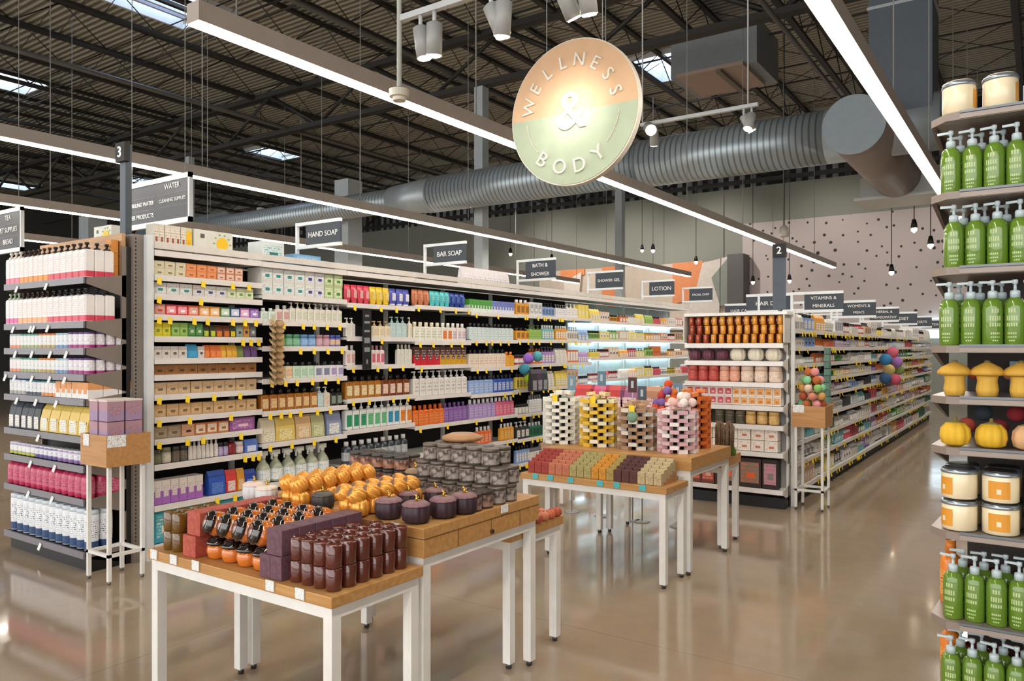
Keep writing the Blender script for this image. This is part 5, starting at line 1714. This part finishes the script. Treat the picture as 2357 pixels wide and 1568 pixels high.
o = MB().lathe([(.09, 0), (.1, .01), (.1, .02), (.06, .035)], 24).build('wooden_board', mat('#b88a60', .5, kind='wood', ink='#a0764e'), None, (-2.36, 3.0, TB + .241))
tag(o, 'round pale wooden lid lying on top of the dark tins', 'board')
# coral pieces on the low rear table
for i in range(9):
    put('pumpkin', .06, .05, .06, ['#cf6a48', '#d88060', '#b8543a'][i % 3], '#fff', '#c06040', (-2.04 - (i % 2) * .062, 3.12 + (i // 2) * .062, .641 + (0 if i % 2 == 0 else .0)), i, f'{ORD[i+1]} coral shell piece counted from the front on the low rear table', 'coral pieces on the low rear table', True, 'coral_piece', 'ornament')

# --- soap table (second group, low)
TD = .631
SOAP = [('brick-red', '#a83e34', 3), ('peach-based red', '#c87858', 3), ('sage', '#b0a468', 3), ('ochre', '#d8952e', 2), ('sage-gold', '#b09850', 1), ('dark brown', '#5c3430', 3), ('sand', '#c8b48a', 3)]
rs = MB()
for j in range(5):
    rs.box(0, .05 + j * .048, 0, 1.0, .33, .004 + j * .017 if j else .001)
o = MB()
for j in range(1, 5):
    o.box(0, .048 * j, .017 * (j - 1), 1.0, .25, .017 * j)
tag(o.build('stepped_riser', WOOD2, None, (-2.96, 4.5, TD)), 'stepped wooden riser under the rows of soap bars', 'riser')
SW = 1.0 / 18
for j in range(5):
    k = 0
    for nm, col, n in SOAP:
        for i in range(n):
            m_ = mat(col, .6, kind='mottle', ink=dk(col, .85), scale=4)
            h = .075
            ob = MB().box(-SW * .46, -.02, 0, SW * .46, .02, h).build('soap_bar', m_, None, (-2.96 + SW * (k + .5), 4.522 + j * .048, TD + .017 * j + .001))
            tag(ob, f'{nm} soap bar, column {k+1} from left, {ORD[j+1]} row back on the riser', 'soap', 'soap bars on the stepped riser')
            ob['label'] = f'{nm} upright soap bar, {ORD[i+1]} of its colour from left, {ORD[j+1]} row back'
            k += 1
# --- checkered soap towers
TE = .776
TOW = [('white', '#e9e6da', '#c8c4b4', 1292, 0), ('yellow', '#e2b93a', '#efe6c8', 1378, 0), ('tan', '#a8876a', '#d8d0c4', 1466, 2), ('pink', '#d8b0b4', '#f0e4e0', 1560, 0), ('orange', '#d8702c', '#e08a48', 1596, 0)]
for ti, (nm, ca, cb2, u, _) in enumerate(TOW):
    y = 5.08 if ti < 4 else 5.38
    x = xat(u, y)
    r = .118 if ti < 4 else .1
    nb = 7 if ti < 4 else 6
    h = .0265
    layers = [13, 13, 11, 11, 14][ti]
    ma, mb_ = mat(ca, .6), mat(cb2, .6)
    me = {}
    for q, mm in (('a', ma), ('b', mb_)):
        me[q] = MB().box(-.031, -.022, 0, .031, .022, h * .97).mesh('stacked_soap_bar', mm)
    for L in range(layers):
        for i in range(nb):
            a = 2 * PI * (i + (.5 if L % 2 else 0)) / nb
            dirv = (math.cos(a), math.sin(a))
            o = bpy.data.objects.new(f'{nm}_soap_bar', me['b' if (nm in ('yellow', 'tan', 'pink') and (i + L) % 3 == 0) else 'a'])
            C.objects.link(o)
            o.location = (x + r * dirv[0], y + r * dirv[1], TE + L * h)
            o.rotation_euler = (0, 0, a + PI / 2)
            tag(o, f'{nm} tower soap bar, {ORD[L+1]} layer up, {ORD[i+1]} around the ring', 'soap', f'soap bars of the {nm} tower')
    o = MB().lathe([(r - .034, 0), (r - .034, layers * h - .012)], 20).build('gap_shade_core', BLACK, None, (x, y, TE))  # black cylinder added to put shade into the gaps between the bars
    tag(o, f'black filler added to darken the gaps of the {nm} soap tower', 'stand', 'black gap fillers inside the soap towers')
    # loose wrapped bars heaped on top
    for i in range(5):
        a = 2 * PI * i / 5 + ti
        z = TE + layers * h
        o = MB().box(-.032, -.024, 0, .032, .024, .024).build('wrapped_soap', mat(['#ece4d4', '#e8d8c0', '#c8a07a', '#efd8d4', '#e08a50'][ti], .6, kind='mottle', ink=ca, scale=3), None, (x + .055 * math.cos(a), y + .05 * math.sin(a), z + (.003 if i % 2 else .026)), (.15 * (i % 2), .1, a))
        tag(o, f'{ORD[i+1]} loose bar on top of the {nm} soap tower', 'soap', f'loose bars on the {nm} tower')
    if ti != 3 and ti != 4:
        o = MB().box(-.022, 0, 0, .022, .003, .075).build('price_flag', YEL, None, (x + .02, y - .13, TE + layers * h - .05))
        tag(o, f'yellow price flag on the {nm} soap tower', 'tag', 'yellow flags on the soap towers')
# rolled flower soaps on the pink tower, green bundle on the tan one
for i in range(9):
    a = 2 * PI * i / 6
    x = xat(1570, 5.1)
    put('ball', .062, .05, .062, ['#ecd0c8', '#e8b8b0', '#f2e6dc'][i % 3], '#fff', '#fff', (x + .075 * math.cos(a) * (1 if i < 6 else .4), 5.1 + .07 * math.sin(a) * (1 if i < 6 else .4), TE + 11 * .0265 + (.02 if i < 6 else .06)), 0, f'{ORD[i+1]} rolled flower soap heaped on the pink tower', 'flower soaps on the pink tower', True, 'flower_soap', 'soap')
put('ball', .085, .085, .085, '#7d9a82', '#fff', '#fff', (xat(1462, 5.0), 4.96, TE + .19), 0, 'grey-green wrapped ball in front of the tan soap tower', None, True, 'wrapped_ball', 'ball')

# wooden tray edge and brown stem bundle on the rear table
x = xat(1668, 5.78)
bt = thing('stem_bundle', 'bundle of brown woody stems standing in green moss on the rear table', 'bundle', (x, 5.78, .681))
b = MB()
for i in range(34):
    a = i * 2.4
    rr = .012 + .052 * math.sqrt(i / 34)
    b.tube((rr * math.cos(a), rr * math.sin(a), 0), (rr * math.cos(a) * 1.1, rr * math.sin(a) * 1.1, .235 + .02 * math.sin(i * 3)), .0085, 6)
b.build('stems', mat('#7a6148', .8, kind='mottle', ink='#5c4632', scale=2), bt)
b = MB()
for i in range(140):
    a = i * 2.399
    rr = .068 + .012 * math.sin(i)
    b.tube((rr * math.cos(a), rr * math.sin(a), 0), (rr * 1.1 * math.cos(a + .1), rr * 1.1 * math.sin(a + .1), .045 + .02 * math.sin(i * 5)), .0035, 4, r2=.001)
b.build('moss', mat('#5f7a2c', .9), bt)

# things standing in the gap in front of the lit shelves: small slate price signs and flowers
for i, (u, v, lab) in enumerate(((1385, 870, 'upper'), (1316, 880, 'left'), (1456, 885, 'dark red'), (1478, 905, 'middle'), (1560, 900, 'right'))):
    y = 6.1
    q = at_y(u, v, y)
    t = thing('sign_holder', f'{["blue-grey card on a stem behind the yellow soap tower","blue-grey card on a stem behind the white soap tower","dark red card on a stem behind the tan soap tower","slate card on a stem behind the tan soap tower","blue card on a stem behind the pink soap tower"][i]}', 'sign', (q[0], y, .68))
    MB().box(-.04, -.004, q[2] - .68 - .07, .04, .004, q[2] - .68 + .06).build('card', mat(['#5f8094', '#7896a4', '#4a2228', '#47545e', '#6a88a4'][i], .5), t)
    MB().box(-.012, -.006, q[2] - .68 - .03, .012, -.004, q[2] - .68 + .03).build('card_print', mat('#b8c6cc', .5), t)
    MB().tube((0, 0, -.68), (0, 0, q[2] - .68 - .07), .006, 6).build('stem', mat('#a8a8a4', .4), t)
    MB().lathe([(.07, -.68), (.06, -.67)], 16).build('base', mat('#a8a8a4', .4), t)
fl_ = [('#e0542c', 'orange-red'), ('#f0b030', 'golden'), ('#8a6ab0', 'violet'), ('#e8843c', 'orange'), ('#c84848', 'red')]
for i in range(26):
    c, cn = fl_[i % 5]
    a = i * 2.4
    rr = .14 * math.sqrt(i / 26)
    x = xat(1535, 5.75)
    put('ball', .07, .05, .07, c, '#fff', '#fff', (x + rr * math.cos(a), 5.78 + rr * .8 * math.sin(a), .93 + .24 * (1 - rr / .14) + .02 * math.sin(i * 7)), 0, f'{ORD[i+1]} small wrapped sweet-like parcel in the heap behind the pink tower', 'bright parcels heaped behind the pink tower', False, 'bright_parcel', 'parcel')
o = MB().lathe([(.1, 0), (.13, .2), (.13, .26)], 20).build('display_basket', mat('#8a6ab0', .7, kind='mottle', ink='#c8a860'), None, (xat(1535, 5.75), 5.78, .681))
tag(o, 'basket of bright parcels behind the pink soap tower', 'basket')
for i, (u, c, cn) in enumerate(((1350, '#d84a4a', 'red'), (1385, '#e05a88', 'pink'), (1420, '#d04040', 'crimson'), (1455, '#a86a90', 'mauve'), (1500, '#c89070', 'tan'))):
    x = xat(u, 6.4)
    put('pouch', .2, .2, .12, c, '#f0d0d0', '#883030', (x, 6.4, .95), 0, f'{cn} soft package on the tall stand before the blue-lit shelves', None, False, 'soft_package', 'package')
o = MB().box(-.62, -.12, 0, .62, .14, .03).box(-.6, -.1, -.9, -.56, -.06, 0).box(.56, -.1, -.9, .6, -.06, 0).box(-.6, .08, -.9, -.56, .12, 0).box(.56, .08, -.9, .6, .12, 0).build('display_stand', WHITE, None, (xat(1430, 6.4), 6.4, .918))
tag(o, 'white stand carrying soft packages before the blue-lit shelves', 'stand')
